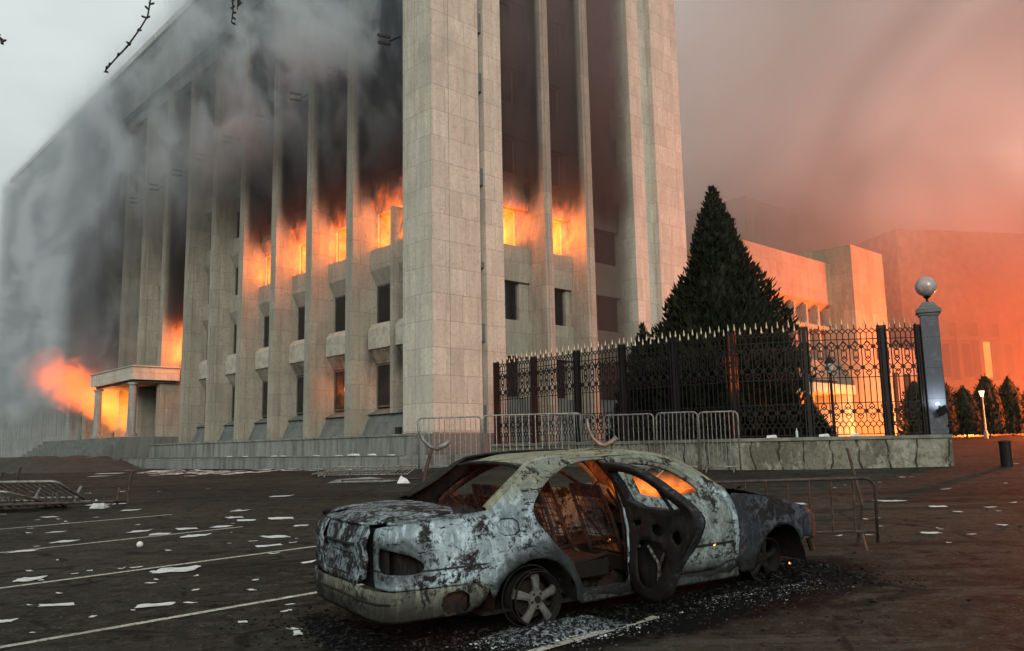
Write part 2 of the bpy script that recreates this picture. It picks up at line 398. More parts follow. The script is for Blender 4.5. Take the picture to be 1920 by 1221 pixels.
for bi, (y0, y1) in enumerate(bays):
    portal = 6 <= bi <= 8
    wall = MB(); planter = MB(); sill = MB()
    for fi, z in enumerate(FL):
        if portal and fi == 0: continue
        top = (FL[fi + 1] - 1.7) if fi + 1 < len(FL) else TOPW
        nxt = FL[fi + 1] if fi + 1 < len(FL) else TOPW
        # spandrel above this window: upright face, tapering back underneath
        if fi + 1 < len(FL):
            wall = MB()
            if fi == 0:   # low planter box that sticks out, with sloping belly
                tri_prism_L(planter, y0 + .02, y1 - .02, [(.88, 6.28), (.88, 7.22), (1.1, 7.5), (3.6, 7.5), (3.6, 6.28)])
                tri_prism_L(wall, y0, y1, [(.96, 6.26), (3.6, 6.26), (3.6, 5.62), (1.36, 5.62)])
            else:
                tri_prism_L(wall, y0, y1, [(1.02, nxt), (3.6, nxt), (3.6, nxt - 1.7), (1.36, nxt - 1.7), (1.02, nxt - 1.0)])
            wall.build('spandrel', M['stone'], bld)
        else:
            wall = MB(); wall.box(1.2, 3.6, y0, y1, top - .4, TOPW); wall.build('lintel', M['stone'], bld)
        zt = 5.6 if fi == 0 else (top if fi + 1 < len(FL) else TOPW - .45)
        zb = z if fi else 3.55
        if not (portal and fi == 1 and bi != 6):
            window('L', y0 + .02 if bi else 2.64, y1 - .02, zb + .01, zt - .01, (fi, bi) in BURN_L)
    # sloping base wall and its sill
    if not portal:
        tri_prism_L(sill, y0, y1, [(.55, 2.16), (1.6, 2.16), (1.6, 3.2), (1.02, 3.2)])
        base = MB(); sill.build('base_wall', M['greystone'], bld); sill = MB()
        tri_prism_L(sill, y0, y1, [(.86, 3.2), (1.62, 3.55), (1.9, 3.55), (1.9, 3.2)])
        base.box(1.62, 3.6, y0, y1, 2.16, 3.19); base.build('base_wall', M['dark'], bld)
        planter.build('planter_box', M['white'], bld); sill.build('window_sill', M['greystone'], bld)
for x0, x1 in ((4.13, 6.85), (7.39, 9.82), (10.41, 13.75)):
    bi = {4.13: 0, 7.39: 1, 10.41: 2}[x0]; wall = MB(); sill = MB()
    for fi, z in enumerate(FL):
        nxt = FL[fi + 1] if fi + 1 < len(FL) else TOPW
        top = nxt - 1.7 if fi + 1 < len(FL) else TOPW
        wall = MB(); tri_prism_R(wall, x0, x1, [(1.0, nxt), (3.6, nxt), (3.6, nxt - 1.7), (1.1, nxt - 1.7)]); wall.build('spandrel', M['stone'], bld)
        xw = x1 if bi == 2 else x0 + 2.1
        if xw < x1: wall = MB(); wall.box(xw, x1, 1.25, 3.6, z, nxt - 1.7); wall.build('pier', M['stone'], bld)
        window('R', x0 + .02, xw - .02, z + .01, nxt - 1.71, (fi, bi) in BURN_R)
    tri_prism_R(sill, x0, x1, [(.6, 1.2), (3.6, 1.2), (3.6, 3.84), (1.1, 3.84), (1.0, 2.6)])
    sill.build('base_wall', M['greystone'], bld)
wall = MB(); wall.box(3.6, 4.13, 2.25, 3.6, 2.2, TOPW); wall.build('wall', M['stone'], bld)
# solid far end and the blank frieze under the roof
mb = MB(); mb.box(0, 3.6, SOLID, LEND, .5, ROOF - .5); mb.build('end_wall', M['frieze'], bld)
mb = MB(); mb.box(-.02, 3.6, 2.25, SOLID, 28.1, ROOF - .5); mb.box(.45, 3.6, 2.25, SOLID, TOPW, 28.1)
mb.box(4.13, 13.75, .0, 3.6, 28.1, ROOF - .5); mb.box(4.13, 13.75, .6, 3.6, TOPW, 28.1)
mb.build('frieze', M['frieze'], bld)
mb = MB(); mb.box(-.2, 18.7, -.2, LEND + .2, ROOF - .5, ROOF); mb.build('roof', M['coping'], bld)
mb = MB(); mb.box(3.7, 17.5, 3.7, LEND - .1, 0, ROOF - .6)
for z in FL[1:]: mb.box(1.75, 3.69, 2.3, SOLID, z - .9, z - .75)
mb.build('inner_wall', M['dark'], bld)
# scorched rooms behind the burning windows, and firelight inside
def room(kind, a0, a1, z0, z1, power=230, col=(1, .27, .03)):
    mb = MB(); d0, d1 = 1.55, 3.62
    def bx(p, q, r, s, da, db):
        if kind == 'L': mb.box(da, db, p, q, r, s)
        else: mb.box(p, q, da, db, r, s)
    bx(a0 + .06, a1 - .06, z0, z1, d1 - .05, d1); bx(a0 + .03, a0 + .06, z0, z1, d0, d1); bx(a1 - .06, a1 - .03, z0, z1, d0, d1)
    bx(a0, a1, z0 - .04, z0 + .01, d0, d1); bx(a0, a1, z1 - .01, z1 + .04, d0, d1)
    mb.build('burning_room', M['room'], bld)
    c = (a0 + a1) / 2
    light('POINT', (2.9, c, z0 + 1.0) if kind == 'L' else (c, 2.9, z0 + 1.0), power, col, .25, bld)
for fi, bi in BURN_L:
    y0, y1 = bays[bi]; z = FL[fi]
    room('L', y0, y1, z, FL[fi + 1] - 1.7 if fi > 0 else 5.6)
for fi, bi in BURN_R:
    x0, x1 = ((4.13, 6.85), (7.39, 9.82))[bi]; z = FL[fi]
    room('R', x0, x1, z, FL[fi + 1] - 1.7, 330, (1, .34, .04))
# fire licking out of the windows: light on the fin sides
for bi, pw in ((0, 230), (1, 300), (2, 300), (3, 300)):
    y0, y1 = bays[bi]; light('POINT', (.95, (y0 + y1) / 2 - .2, 12.4), pw, (1, .17, .025), .45, bld)
light('POINT', (.7, 28.1, 8.7), 330, (1, .18, .025), .5, bld)
light('POINT', (5.3, .7, 12.5), 130, (1, .18, .03), .4, bld); light('POINT', (8.8, .7, 12.4), 260, (1, .19, .03), .4, bld)
light('POINT', (1.3, 9.0, 4.6), 55, (1, .25, .05), .3, bld); light('POINT', (1.3, 4.9, 4.4), 25, (1, .25, .05), .3, bld)
# facade floodlights on short arms, one pair at each fin
for y in [2.9] + [f + 1.25 for f in FINS[0:2]] + [15.2] + [f + 1.6 for f in FINS[3:8]]:
    mb = MB(); z = 20.35
    mb.bar((0, y - .35, z), (-.02, y - .35, z), .05)
    mb.bar((-.05, y, z - .22), (-.6, y + .25, z - .2), .07, .12); mb.bar((-.05, y, z + .12), (-.62, y + .25, z + .16), .07, .12); mb.bar((.05, y - .6, z - .05), (-.08, y + .1, z - .05), .05)
    mb.build('floodlight', M['iron'], bld)
# small black drain openings at the foot of each bay
for bi, (y0, y1) in enumerate(bays[:6]):
    mb = MB(); mb.box(.42, .62, y0 + .35, y0 + .6, 2.19, 2.55); mb.build('vent', M['dark'], bld)
# entrance canopy, portal and column
mb = MB(); mb.box(-2.0, 1.1, 29.4, 38, 6.45, 7.3); mb.box(-2.08, 1.1, 29.3, 38.1, 7.3, 7.36); mb.build('canopy', M['tower'], bld)
mb = MB(); mb.box(-1.7, 1.0, 29.7, 37.7, 6.3, 6.45); mb.build('canopy_soffit', M['greystone'], bld)
for yy in (26.9, 37.4):
    mb = MB(); mb.lathe((-1.6 if yy > 30 else -1.75, yy if yy > 30 else 29.9, 2.75), [(.36, 0), (.36, .2), (.27, .25), (.24, 3.3), (.33, 3.4), (.33, 3.52)], 16); mb.build('column', M['frieze'], bld, smooth=False)
mb = MB(); mb.box(1.2, 1.5, 30.5, 33.6, 2.2, 6.3); mb.box(1.2, 1.5, 37.9, 38.9, 2.2, 6.3); mb.box(1.2, 1.5, 43, 46, 2.2, 6.3); mb.box(1.2, 1.5, 33.6, 43, 5.7, 6.3); mb.build('portal', M['greystone'], bld)
mb = MB()
for yy in (33.6, 35.7, 37.8, 39.0, 41.0, 42.9): mb.box(1.3, 1.38, yy, yy + .09, 2.8, 5.7)
mb.box(1.3, 1.38, 33.6, 43, 4.9, 4.98); mb.build('door', M['frame_firelit'], bld)
mb = MB(); mb.box(3.55, 3.62, 30.5, 46, 2.2, 6.3); mb.box(1.5, 3.6, 33.4, 33.5, 2.2, 6.3); mb.box(1.5, 3.6, 30, 46, 2.55, 2.75); mb.build('burning_room', M['room'], bld)
light('POINT', (2.6, 38.5, 4.4), 2600, (1, .40, .05), .3, bld); light('POINT', (2.2, 35, 4.3), 500, (1, .3, .05), .4, bld); light('POINT', (-1.0, 38, 5.2), 700, (1, .22, .04), .8, bld)

# terrace: step, planter wall and bed along the long face
ter = NT('trampled earth bed'); M['soil'] = ter.pbr(ter.mix(ter.ss(ter.noise(ter.pos(), 3, 6), .35, .65), (.014, .0135, .011), (.036, .033, .026)), .95, 0, ter.bump(ter.noise(ter.pos(), 12, 5), .6, .05))
def bobj(mb, name, m): 
    o = mb.build(name, m); o.location = BC; o.rotation_euler = (0, 0, BA); return o
mb = MB(); mb.box(-1.0, .02, 2.5, 28.6, 1.2, 2.12); mb.box(-1.06, -.7, .2, 28.66, 2.12, 2.2); mb.box(-1.0, -.7, .25, 2.5, 1.2, 2.12); mb.box(-.7, -.1, .25, 2.5, 1.2, 2.0)
tag(bobj(mb, 'retaining_wall', M['plinth']), 'low weathered stone planter wall under the row of tall fins', 'wall')
mb = MB(); mb.box(-2.66, 4, -1.2, 30, .3, 1.33)
tag(bobj(mb, 'terrace', M['plinth']), kind='structure')
mb = MB(); mb.box(-2.70, -2.3, -1.22, 30.1, 1.335, 1.37)
tag(bobj(mb, 'kerb', M['concrete']), kind='structure')
# entrance stairs and the earth bank on the left
mb = MB()
for i in range(8): mb.box(-5.2 + .36 * i, 2.0, 28.9 + (0 if i else .0), 47, 1.0 + (i - 1) * .24, 1.0 + i * .24 + .002 * i)
tag(bobj(mb, 'stairs', M['greystone']), kind='structure')
def bank():
    mb = MB(); vs = []; fs = []; nx, ny = 14, 60
    for j in range(ny + 1):
        for i in range(nx + 1):
            Y = 17 + j * 1.1; X = -9.5 + i * .45 + .0
            edge = sst(i, 0, 5) * sst(j, 0, 12)
            h = .55 + .95 * edge + .16 * noise.noise(Vector((X * .9, Y * .5, 0))) + .10 * noise.noise(Vector((X * 2.4, Y * 1.6, 4)))
            if j > 20: h += -.5 * sst(j, 20, 50)
            if i == nx: h = .3
            vs.append((X, Y, h))
    n = nx + 1
    fs = [(j * n + i, j * n + i + 1, (j + 1) * n + i + 1, (j + 1) * n + i) for j in range(ny) for i in range(nx)]
    mb.add(vs, fs); o = bobj(mb, 'terrain', M['soil'])
    for p in o.data.polygons: p.use_smooth = True
    tag(o, kind='structure')
bank()
# ---------------------------------------------------------------- iron fence on its stone wall
FP = [(-.69, 34.32), (.82, 32.44), (2.37, 30.63), (3.85, 29.02), (5.38, 27.55), (6.98, 26.21), (9.02, 25.46), (11.32, 25.22), (12.45, 25.18)]
CAPZ = 1.72
def fence_wall():
    t = NT('rough stained masonry'); o = t.pos(); X, Y, Z = t.sep(o)
    br = t.n('ShaderNodeTexBrick', offset=.5); wx = t.mul(t.sub(t.noise(o, 1.3, 2), .5), .55); t.set(br.inputs['Vector'], t.comb(t.add(t.add(X, t.mul(Y, -.6)), wx), t.sub(Z, .55), 0.0)); br.inputs['Scale'].default_value = 1
    br.inputs['Brick Width'].default_value = .86; br.inputs['Row Height'].default_value = 1.1; br.inputs['Mortar Size'].default_value = .035; br.inputs['Mortar Smooth'].default_value = .6
    t.set(br.inputs['Color1'], (.15, .145, .11)); t.set(br.inputs['Color2'], (.25, .25, .2)); t.set(br.inputs['Mortar'], (.02, .018, .014))
    pn = t.noise(o, 1.3, 6, .7, .2, stretch=(1, 1, .55))
    c = t.mix(t.ss(pn, .44, .56), t.mix(.5, br.outputs['Color'], (.05, .043, .03)), br.outputs['Color'])
    c = t.mix(t.mul(t.ss(t.noise(o, 2.1, 7, .75, .1, stretch=(1, 1, .6)), .51, .60), .7), c, (.33, .34, .28))
    c = t.mix(t.mul(t.ss(t.noise(o, 9, 5), .45, .7), .6), c, (.05, .045, .03))
    m = t.pbr(c, .95, 0, t.bump(t.add(t.mul(br.outputs['Fac'], -1.0), t.noise(o, 6, 6, .7)), .9, .06))
    root = empty('stone_wall', (6.98, 26.21, 0), 0, 'low rough stone wall with a flat cap carrying the black iron fence', 'wall')
    P = [Vector((x, y, 0)) for x, y in FP] + [Vector((13.02, 25.16, 0))]
    P[0] = P[0] + (P[0] - P[1]).normalized() * .1
    def ribbon(w, z0, z1):
        mb = MB(); vs = []
        for i, p in enumerate(P):
            a = P[max(i - 1, 0)]; b = P[min(i + 1, len(P) - 1)]; d = (b - a).normalized(); n = Vector((-d.y, d.x, 0))
            for s_ in (-1, 1):
                for z in (z0, z1):
                    q = p + n * s_ * w; vs.append((q.x - 6.98, q.y - 26.21, z if z is not None else gz(q.x, q.y) - .3))
        fs = []
        for i in range(len(P) - 1):
            k = 4 * i
            fs += [(k, k + 4, k + 5, k + 1), (k + 2, k + 3, k + 7, k + 6), (k + 1, k + 5, k + 7, k + 3), (k, k + 2, k + 6, k + 4)]
        e = 4 * (len(P) - 1); fs += [(0, 1, 3, 2), (e, e + 2, e + 3, e + 1)]
        mb.add(vs, fs); return mb
    ribbon(.24, None, 1.62).build('wall', m, root); ribbon(.31, 1.62, 1.72).build('coping', M['concrete'], root)
fence_wall()
def star(mb, c, ux, r):
    # eight-pointed rosette, a solid little block
    n = Vector((0, 0, 1)); vs = []; fy = ux.cross(n)
    for s_ in (-1, 1):
        for k in range(16):
            a = math.pi * 2 * k / 16; q = r if k % 2 == 0 else r * .62
            vs.append(c + ux * math.cos(a) * q + n * math.sin(a) * q + fy * .025 * s_)
    fs = [tuple(range(16)), tuple(range(16, 32))[::-1]] + [(k, (k + 1) % 16, 16 + (k + 1) % 16, 16 + k) for k in range(16)]
    mb.add(vs, fs)
def fence_panel(a, b, root, o):
    d = b - a; L = d.length; ux = d / L; n = max(5, round((L - .2) / .172)); n += (n % 2 == 1); w = (L - .2) / n; a0 = a + ux * .1
    def P(k, z): q = a0 + ux * (k * w) - o; return Vector((q.x, q.y, z))
    mb = MB(); sp = MB(); T = .026
    def ln(k0, z0, k1, z1, w_=T): mb.bar(P(k0, z0), P(k1, z1), w_, up=ux)
    for z in (4.67, 3.5, 2.73, 1.78): ln(0, z, n, z, .028)
    for k in range(n + 1):
        even = k % 2 == 0
        if 0 < k < n: ln(k, 3.5, k, 2.73); ln(k, 1.78, k, 1.98)
        top = 5.34 if even else 5.20
        if 0 < k < n or True:
            ln(k, 5.0, k, top - .2); ln(k, 4.67, k, 4.84)
            c = P(k, top - .24); sp.lathe(c, [(.012, 0), (.034, .05), (.022, .10), (.003, .24)], 6)
        if k < n:
            for k0, z0, k1, z1 in ((k, 5.0, k + .5, 4.92), (k + .5, 4.92, k + 1, 5.0), (k, 4.84, k + .5, 4.92), (k + .5, 4.92, k + 1, 4.84)): ln(k0, z0, k1, z1)
            for k0, z0, k1, z1 in ((k, 2.19, k + .5, 2.10), (k + .5, 2.10, k + 1, 2.19), (k, 1.98, k + .5, 2.06), (k + .5, 2.06, k + 1, 1.98)): ln(k0, z0, k1, z1)
            ln(k + .5, 2.06, k + .5, 2.10)
        if even:
            for zc in (4.52, 3.93 + .12, 3.64, 2.62, 2.32):
                h = .1
                for s_ in (-1, 1):
                    ln(k, zc + h, k + .5 * s_, zc); ln(k + .5 * s_, zc, k, zc - h)
            ln(k, 4.62, k, 4.67); ln(k, 3.5, k, 3.54)
            # long octagon ring
            for s_ in (-1, 1):
                ln(k, 4.36, k + .42 * s_, 4.30); ln(k + .42 * s_, 4.30, k + .42 * s_, 4.12); ln(k + .42 * s_, 4.12, k, 4.06)
            ln(k, 4.42, k, 4.36)
            if k < n:
                for zc in (4.44, 3.80, 2.47):
                    for s_ in (-1, 1):
                        ln(k + 1 - s_ * 1, zc + .14, k + 1, zc); ln(k + 1 - s_ * 1, zc - .14, k + 1, zc)
        else:
            for zc in (4.44, 3.80, 2.47): star(mb, P(k, zc), ux, .088)
            ln(k, 4.67, k, 4.5); ln(k, 4.38, k, 3.86); ln(k, 3.74, k, 3.5); ln(k, 2.73, k, 2.53); ln(k, 2.41, k, 2.19)
    mb.build('panel', M['iron'], root); sp.build('finial_row', M['spike'], root)
def build_fence():
    o = Vector((6.98, 26.21, 0))
    root = empty('iron_fence', o, 0, 'tall black wrought iron fence with rosettes and a row of pale spear tips', 'fence')
    V = [Vector((x, y, 0)) for x, y in FP]
    for a, b in zip(V, V[1:]): fence_panel(a, b, root, o)
    for i, p in enumerate(V):
        q = p - o; d = (V[min(i + 1, len(V) - 1)] - V[max(i - 1, 0)]).normalized(); nrm = Vector((-d.y, d.x, 0)); up = Vector((0, 0, 1))
        mb = MB(); mb.obox((q.x, q.y, 3.36), d, nrm, up, .055, .05, 1.64)
        for s_ in (-1, 1):
            c = q + d * .11 * s_; mb.obox((c.x, c.y, 3.4), d, nrm, up, .018, .07, 1.68)
        mb.obox((q.x, q.y, 5.04), d, nrm, up, .09, .06, .03)
        for z in (1.9, 2.7, 3.5, 4.6): mb.obox((q.x, q.y, z), d, nrm, up, .125, .04, .02)
        mb.build('post', M['iron'], root)
build_fence()
# gate pillar with glass globe
def pillar():
    root = empty('gate_pillar', (12.78, 25.16, 0), R(-24), 'grey square stone gate pillar topped by a clear glass globe lamp', 'pillar')
    t = NT('blue grey dressed stone'); o = t.obj(); X, Y, Z = t.sep(o)
    br = t.n('ShaderNodeTexBrick', offset=0); t.set(br.inputs['Vector'], t.comb(t.add(X, Y), Z, 0.0)); br.inputs['Scale'].default_value = 1
    br.inputs['Brick Width'].default_value = 9; br.inputs['Row Height'].default_value = .93; br.inputs['Mortar Size'].default_value = .008
    t.set(br.inputs['Color1'], (.065, .07, .085)); t.set(br.inputs['Color2'], (.085, .092, .11)); t.set(br.inputs['Mortar'], (.03, .03, .03))
    n = t.noise(o, 3, 6, .7); c = t.mix(t.mul(t.ss(n, .5, .7), .5), br.outputs['Color'], (.2, .21, .23))
    m = t.pbr(c, .8, 0, t.bump(t.noise(o, 14, 5), .4, .02))
    mb = MB(); mb.box(-.25, .25, -.25, .25, 1.72, 5.32); mb.build('shaft', m, root, bevel=.02)
    mb = MB()
    for h, z0, z1 in ((.28, 5.32, 5.40), (.34, 5.40, 5.52)): mb.box(-h, h, -h, h, z0, z1)
    mb.add([(-.30, -.30, 5.52), (.30, -.30, 5.52), (.30, .30, 5.52), (-.30, .30, 5.52), (-.15, -.15, 5.74), (.15, -.15, 5.74), (.15, .15, 5.74), (-.15, .15, 5.74)], [(0, 3, 2, 1), (4, 5, 6, 7), (0, 1, 5, 4), (1, 2, 6, 5), (2, 3, 7, 6), (3, 0, 4, 7)])
    mb.build('cap', M['greystone'], root)
    mb = MB(); mb.lathe((0, 0, 5.74), [(.07, 0), (.04, .04), (.03, .1), (.09, .16), (.13, .19)], 12); mb.lathe((0, 0, 5.94), [(.05, 0), (.09, .12), (.10, .25), (.06, .3)], 10); mb.build('lamp_base', M['iron'], root)
    t = NT('clear lamp glass'); g = t.n('ShaderNodeBsdfGlass'); g.inputs['Roughness'].default_value = .03; g.inputs['IOR'].default_value = 1.15
    tr = t.n('ShaderNodeBsdfTransparent'); gl = t.n('ShaderNodeBsdfGlossy'); gl.inputs['Roughness'].default_value = .25; gl.inputs['Color'].default_value = (.9, .9, .9, 1)
    fr = t.n('ShaderNodeFresnel'); fr.inputs['IOR'].default_value = 1.7; mx = t.n('ShaderNodeMixShader'); df = t.n('ShaderNodeBsdfTranslucent'); df.inputs['Color'].default_value = (.9, .88, .85, 1); d2 = t.n('ShaderNodeBsdfDiffuse'); d2.inputs['Color'].default_value = (.85, .84, .82, 1); ms = t.n('ShaderNodeMixShader'); ms.inputs[0].default_value = .5; t.t.links.new(df.outputs[0], ms.inputs[1]); t.t.links.new(d2.outputs[0], ms.inputs[2]); mm = t.n('ShaderNodeMixShader'); mm.inputs[0].default_value = .62; t.t.links.new(tr.outputs[0], mm.inputs[1]); t.t.links.new(ms.outputs[0], mm.inputs[2])
    t.t.links.new(fr.outputs[0], mx.inputs[0]); t.t.links.new(mm.outputs[0], mx.inputs[1]); t.t.links.new(gl.outputs[0], mx.inputs[2]); t.t.links.new(mx.outputs[0], t.out.inputs['Surface'])
    mb = MB(); mb.lathe((0, 0, 6.24), [(.31 * math.sin(math.pi * (.07 + .93 * k / 16)), -.31 * math.cos(math.pi * (.07 + .93 * k / 16))) for k in range(16)] + [(.01, .31)], 24)
    mb.build('glass_globe', t.m, root, smooth=True)
    mb = MB(); mb.lathe((0, 0, 6.30), [(.02, -.1), (.17, -.04), (.2, .0), (.02, .06)], 14); mb.build('reflector', M['white'], root)
    # floodlight clamped to the pillar, shining up the stone
    mb = MB(); mb.obox((.12, -.42, 2.42), Vector((.8, -.3, .5)).normalized(), Vector((.35, .93, 0)).normalized(), Vector((-.5, .2, .8)).normalized(), .15, .07, .10); mb.bar((.05, -.28, 2.55), (.1, -.42, 2.42), .05)
    mb.bar((.24, -.29, 1.98), (.33, -.36, 1.98), .06)
    mb.build('floodlight', M['iron'], root)
    light('SPOT', (.02, -.62, 2.62), 30, (.75, .88, 1), .04, root, 'floodlight_beam')
    l = bpy.data.objects['floodlight_beam']; l.rotation_euler = Vector((0, -.75, -.35)).to_track_quat('Z', 'Y').to_euler(); l.data.spot_size = R(120); l.data.spot_blend = .8
    mb = MB(); mb.lathe((.0, -.31, 2.60), [(.045, 0), (.05, .02), (.03, .05)], 8)
    t = NT('lit white lens'); e = t.n('ShaderNodeEmission'); e.inputs['Color'].default_value = (.8, .92, 1, 1); e.inputs['Strength'].default_value = 6; t.t.links.new(e.outputs[0], t.out.inputs['Surface'])
    mb.build('lens', t.m, root)
pillar()
# black bollard, bottle and scraps on the wall cap
mb = MB(); mb.lathe((0, 0, 0), [(.17, -.05), (.16, .0), (.16, .66), (.175, .67), (.175, .72), (.10, .75)], 16)
o = mb.build('bollard', M['iron']); z = gz(14.15, 24.2); o.location = (14.15, 24.2, z); tag(o, 'short black round bollard standing alone at the far right of the forecourt', 'bollard')
M['bottle'] = plain('cloudy plastic', (.5, .52, .5), .3)
mb = MB(); mb.lathe((0, 0, 0), [(.035, 0), (.04, .02), (.04, .16), (.015, .23), (.015, .27)], 10); o = mb.build('bottle', M['bottle']); o.location = (8.62, 25.52, 1.722); tag(o, 'pale plastic bottle standing on the stone wall cap before the fence', 'bottle')
for i, (x, y, s, lb) in enumerate(((7.9, 25.72, .17, 'flat white scrap on the wall cap left of the bottle'), (9.3, 25.15, .17, 'crumpled white scrap on the wall cap just right of the bottle'), (10.2, 25.08, .13, 'small white scrap on the wall cap farthest right of the bottle'))):
    mb = MB(); mb.add([(-s, -.06, 0), (s, -.05, 0), (s * .9, .06, .02), (-s * .8, .06, .0), (-s * .9, -.05, .06), (s * .8, -.03, .08), (s * .8, .05, .09), (-s * .7, .05, .07)], [(0, 3, 2, 1), (4, 5, 6, 7), (0, 1, 5, 4), (1, 2, 6, 5), (2, 3, 7, 6), (3, 0, 4, 7)])
    o = mb.build('paper_scrap', M['paper']); o.location = (x, y, 1.722); tag(o, lb, 'scrap', 'scraps on the wall cap')

# ---------------------------------------------------------------- conifers
t = NT('dark thuja foliage'); o = t.obj(); n = t.noise(o, 1.1, 5, .65); n2 = t.noise(o, 9, 3)
c = t.mix(t.ss(n, .38, .62), (.009, .011, .007), (.023, .026, .016)); c = t.mix(t.mul(t.ss(n2, .5, .7), .6), c, (.034, .040, .024)); M['thuja'] = t.pbr(c, .85, 0, None, .08)
M['bark'] = plain('brown bark', (.05, .035, .025), .9)
def thuja(loc, H, Rm, N, prof, label, name='conifer', seed=1, group=None, lobes=.22, leaf=.3, z0=.15):
    rn = random.Random(seed); root = empty(name, loc, rn.random() * 6, label, 'tree', group)
    mb = MB(); mb.tube([(0, 0, -.2), (.02, 0, H * .4), (0, 0, H * .85)], [Rm * .06, Rm * .04, Rm * .015], 7); mb.build('trunk', M['bark'], root)
    mb = MB()
    def rad(a, h):
        q = noise.noise(Vector((math.cos(a) * 1.6, math.sin(a) * 1.6, h * H * .55 + seed)))
        q2 = noise.noise(Vector((math.cos(a) * 4.5, math.sin(a) * 4.5, h * H * 1.3 + seed)))
        return Rm * prof(h) * (1 + lobes * q + lobes * .6 * q2)
    # dense inner mass
    nz, na = 30, 28; vs = []
    for j in range(nz):
        h = j / (nz - 1) * .97
        for k in range(na):
            a = 2 * math.pi * k / na; r = rad(a, h) * .80; vs.append((r * math.cos(a), r * math.sin(a), z0 + h * (H - z0)))
    fs = [(j * na + k, j * na + (k + 1) % na, (j + 1) * na + (k + 1) % na, (j + 1) * na + k) for j in range(nz - 1) for k in range(na)]
    mb.add(vs, fs)
    for i in range(N):
        while True:
            h = rn.random() ** 1.15
            if rn.random() < max(.12, prof(h)): break
        a = rn.random() * 6.283; r = rad(a, h) * (1.0 - .28 * rn.random() ** 1.5 + (.10 * rn.random() if rn.random() < .2 else 0))
        p = Vector((r * math.cos(a), r * math.sin(a), z0 + h * (H - z0)))
        out = Vector((math.cos(a), math.sin(a), 0)); s = leaf * (.5 + .8 * rn.random()) * (1 - .45 * h)
        d = (out * (.35 + .5 * rn.random()) + Vector((rn.uniform(-.4, .4), rn.uniform(-.4, .4), .9))).normalized() * s
        sd = Vector((rn.uniform(-1, 1), rn.uniform(-1, 1), rn.uniform(-.3, .3))).normalized() * s * .24
        mb.add([p - d * .4, p + sd - d * .05, p + d * .75, p - sd + d * .1], [(0, 1, 2, 3)])
    o = mb.build('crown', M['thuja'], root)
    return root
def pr_big(h): return (.86 + .14 * math.sin(min(h / .22, 1) * math.pi / 2)) * (1 - h) ** .92 * (1 + .16 * math.sin(h * 3.14)) + .015 if h > .02 else .82
thuja((7.75, 30.6, gz(7.7, 30.6)), 10.35, 3.25, 20000, pr_big, 'large dark conical conifer rising behind the iron fence', seed=3, leaf=.36, lobes=.34)
thuja((5.05, 31.8, gz(5, 31.8)), 5.3, 1.5, 5000, pr_big, 'smaller rounded conifer tucked against the left foot of the large one', seed=9, leaf=.3)
thuja((10.4, 29.3, gz(10, 29)), 2.3, .9, 2500, pr_big, 'low conifer bush at the right foot of the large conifer', seed=12, leaf=.22)

# ---------------------------------------------------------------- the low hall at the right, lit by the fires
hall = empty('assembly_hall', (14.93, 50, 0), BA, 'low pale hall with a deep parapet and square projecting stair block glowing orange', 'building')
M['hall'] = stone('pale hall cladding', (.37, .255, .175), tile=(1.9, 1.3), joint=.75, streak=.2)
mb = MB()
mb.prism([(0, 10.9), (-.0, 13.8), (6, 13.8), (6, 9.8), (1.2, 9.8)], lambda a, b, t_: (t_, a, b), -1.5, 10.2)
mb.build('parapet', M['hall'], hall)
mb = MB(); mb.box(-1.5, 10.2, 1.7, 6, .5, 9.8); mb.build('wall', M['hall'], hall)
mb = MB()
for k in range(7):
    x = 9.55 - 1.62 * k; mb.box(x, x + .22, .0, 1.7, 6.9, 11.2 if 0 else 10.6)
mb.box(-1.5, 10.2, .04, .5, 9.05, 9.3); mb.build('mullion', M['hall'], hall)
mb = MB(); mb.box(-1.5, 10.2, .06, 1.7, 5.6, 6.9); mb.box(-1.5, 10.2, .3, 1.7, 5.2, 5.6); mb.build('balcony_band', M['hall'], hall)
for k in range(4):
    x = 9.77 - 1.62 * (k + 1); mb = MB(); mb.box(x + .05, x + 1.35, 1.62, 1.7, 7.0, 8.9); mb.build('window', M['glass'], hall)
for k in range(4):
    x = 9.2 - 2.9 * k; mb = MB(); mb.box(x, x + .5, .1, .6, .5, 5.2); mb.build('column', M['hall'], hall)
mb = MB(); mb.box(10.2, 15.3, -1.55, 8, .5, 14.95); mb.build('stair_block', M['hall'], hall)
mb = MB(); mb.box(15.3, 27, 0, 7, .5, 8.6); mb.build('side_wing', M['hall'], hall)
mb = MB()
for k in range(4): mb.box(16 + 2.6 * k, 17.3 + 2.6 * k, -.05, 0, 2.5, 6.6)
mb.build('window_panel', M['dark'], hall)
mb = MB(); mb.box(8.9, 9.9, -1.1, 1.7, .5, 4.6); mb.box(4.0, 9.9, -1.3, 1.7, 4.6, 5.2); mb.build('porch', M['white'], hall)
for s_, b_ in (('porch', M['white']),): pass
mb = MB(); mb.box(5.2, 8.4, 1.62, 1.7, 1.2, 4.4); mb.build('door', M['room'], hall)
# domed block far behind, half lost in smoke
mb = MB(); mb.box(0, 12, 0, 10, 1, 29.5); o = mb.build('distant_building', M['frieze']); o.location = (27, 92, 0); o.rotation_euler = (0, 0, BA)
tag(o, 'plain grey block behind the hall, half lost in the smoke', 'building')
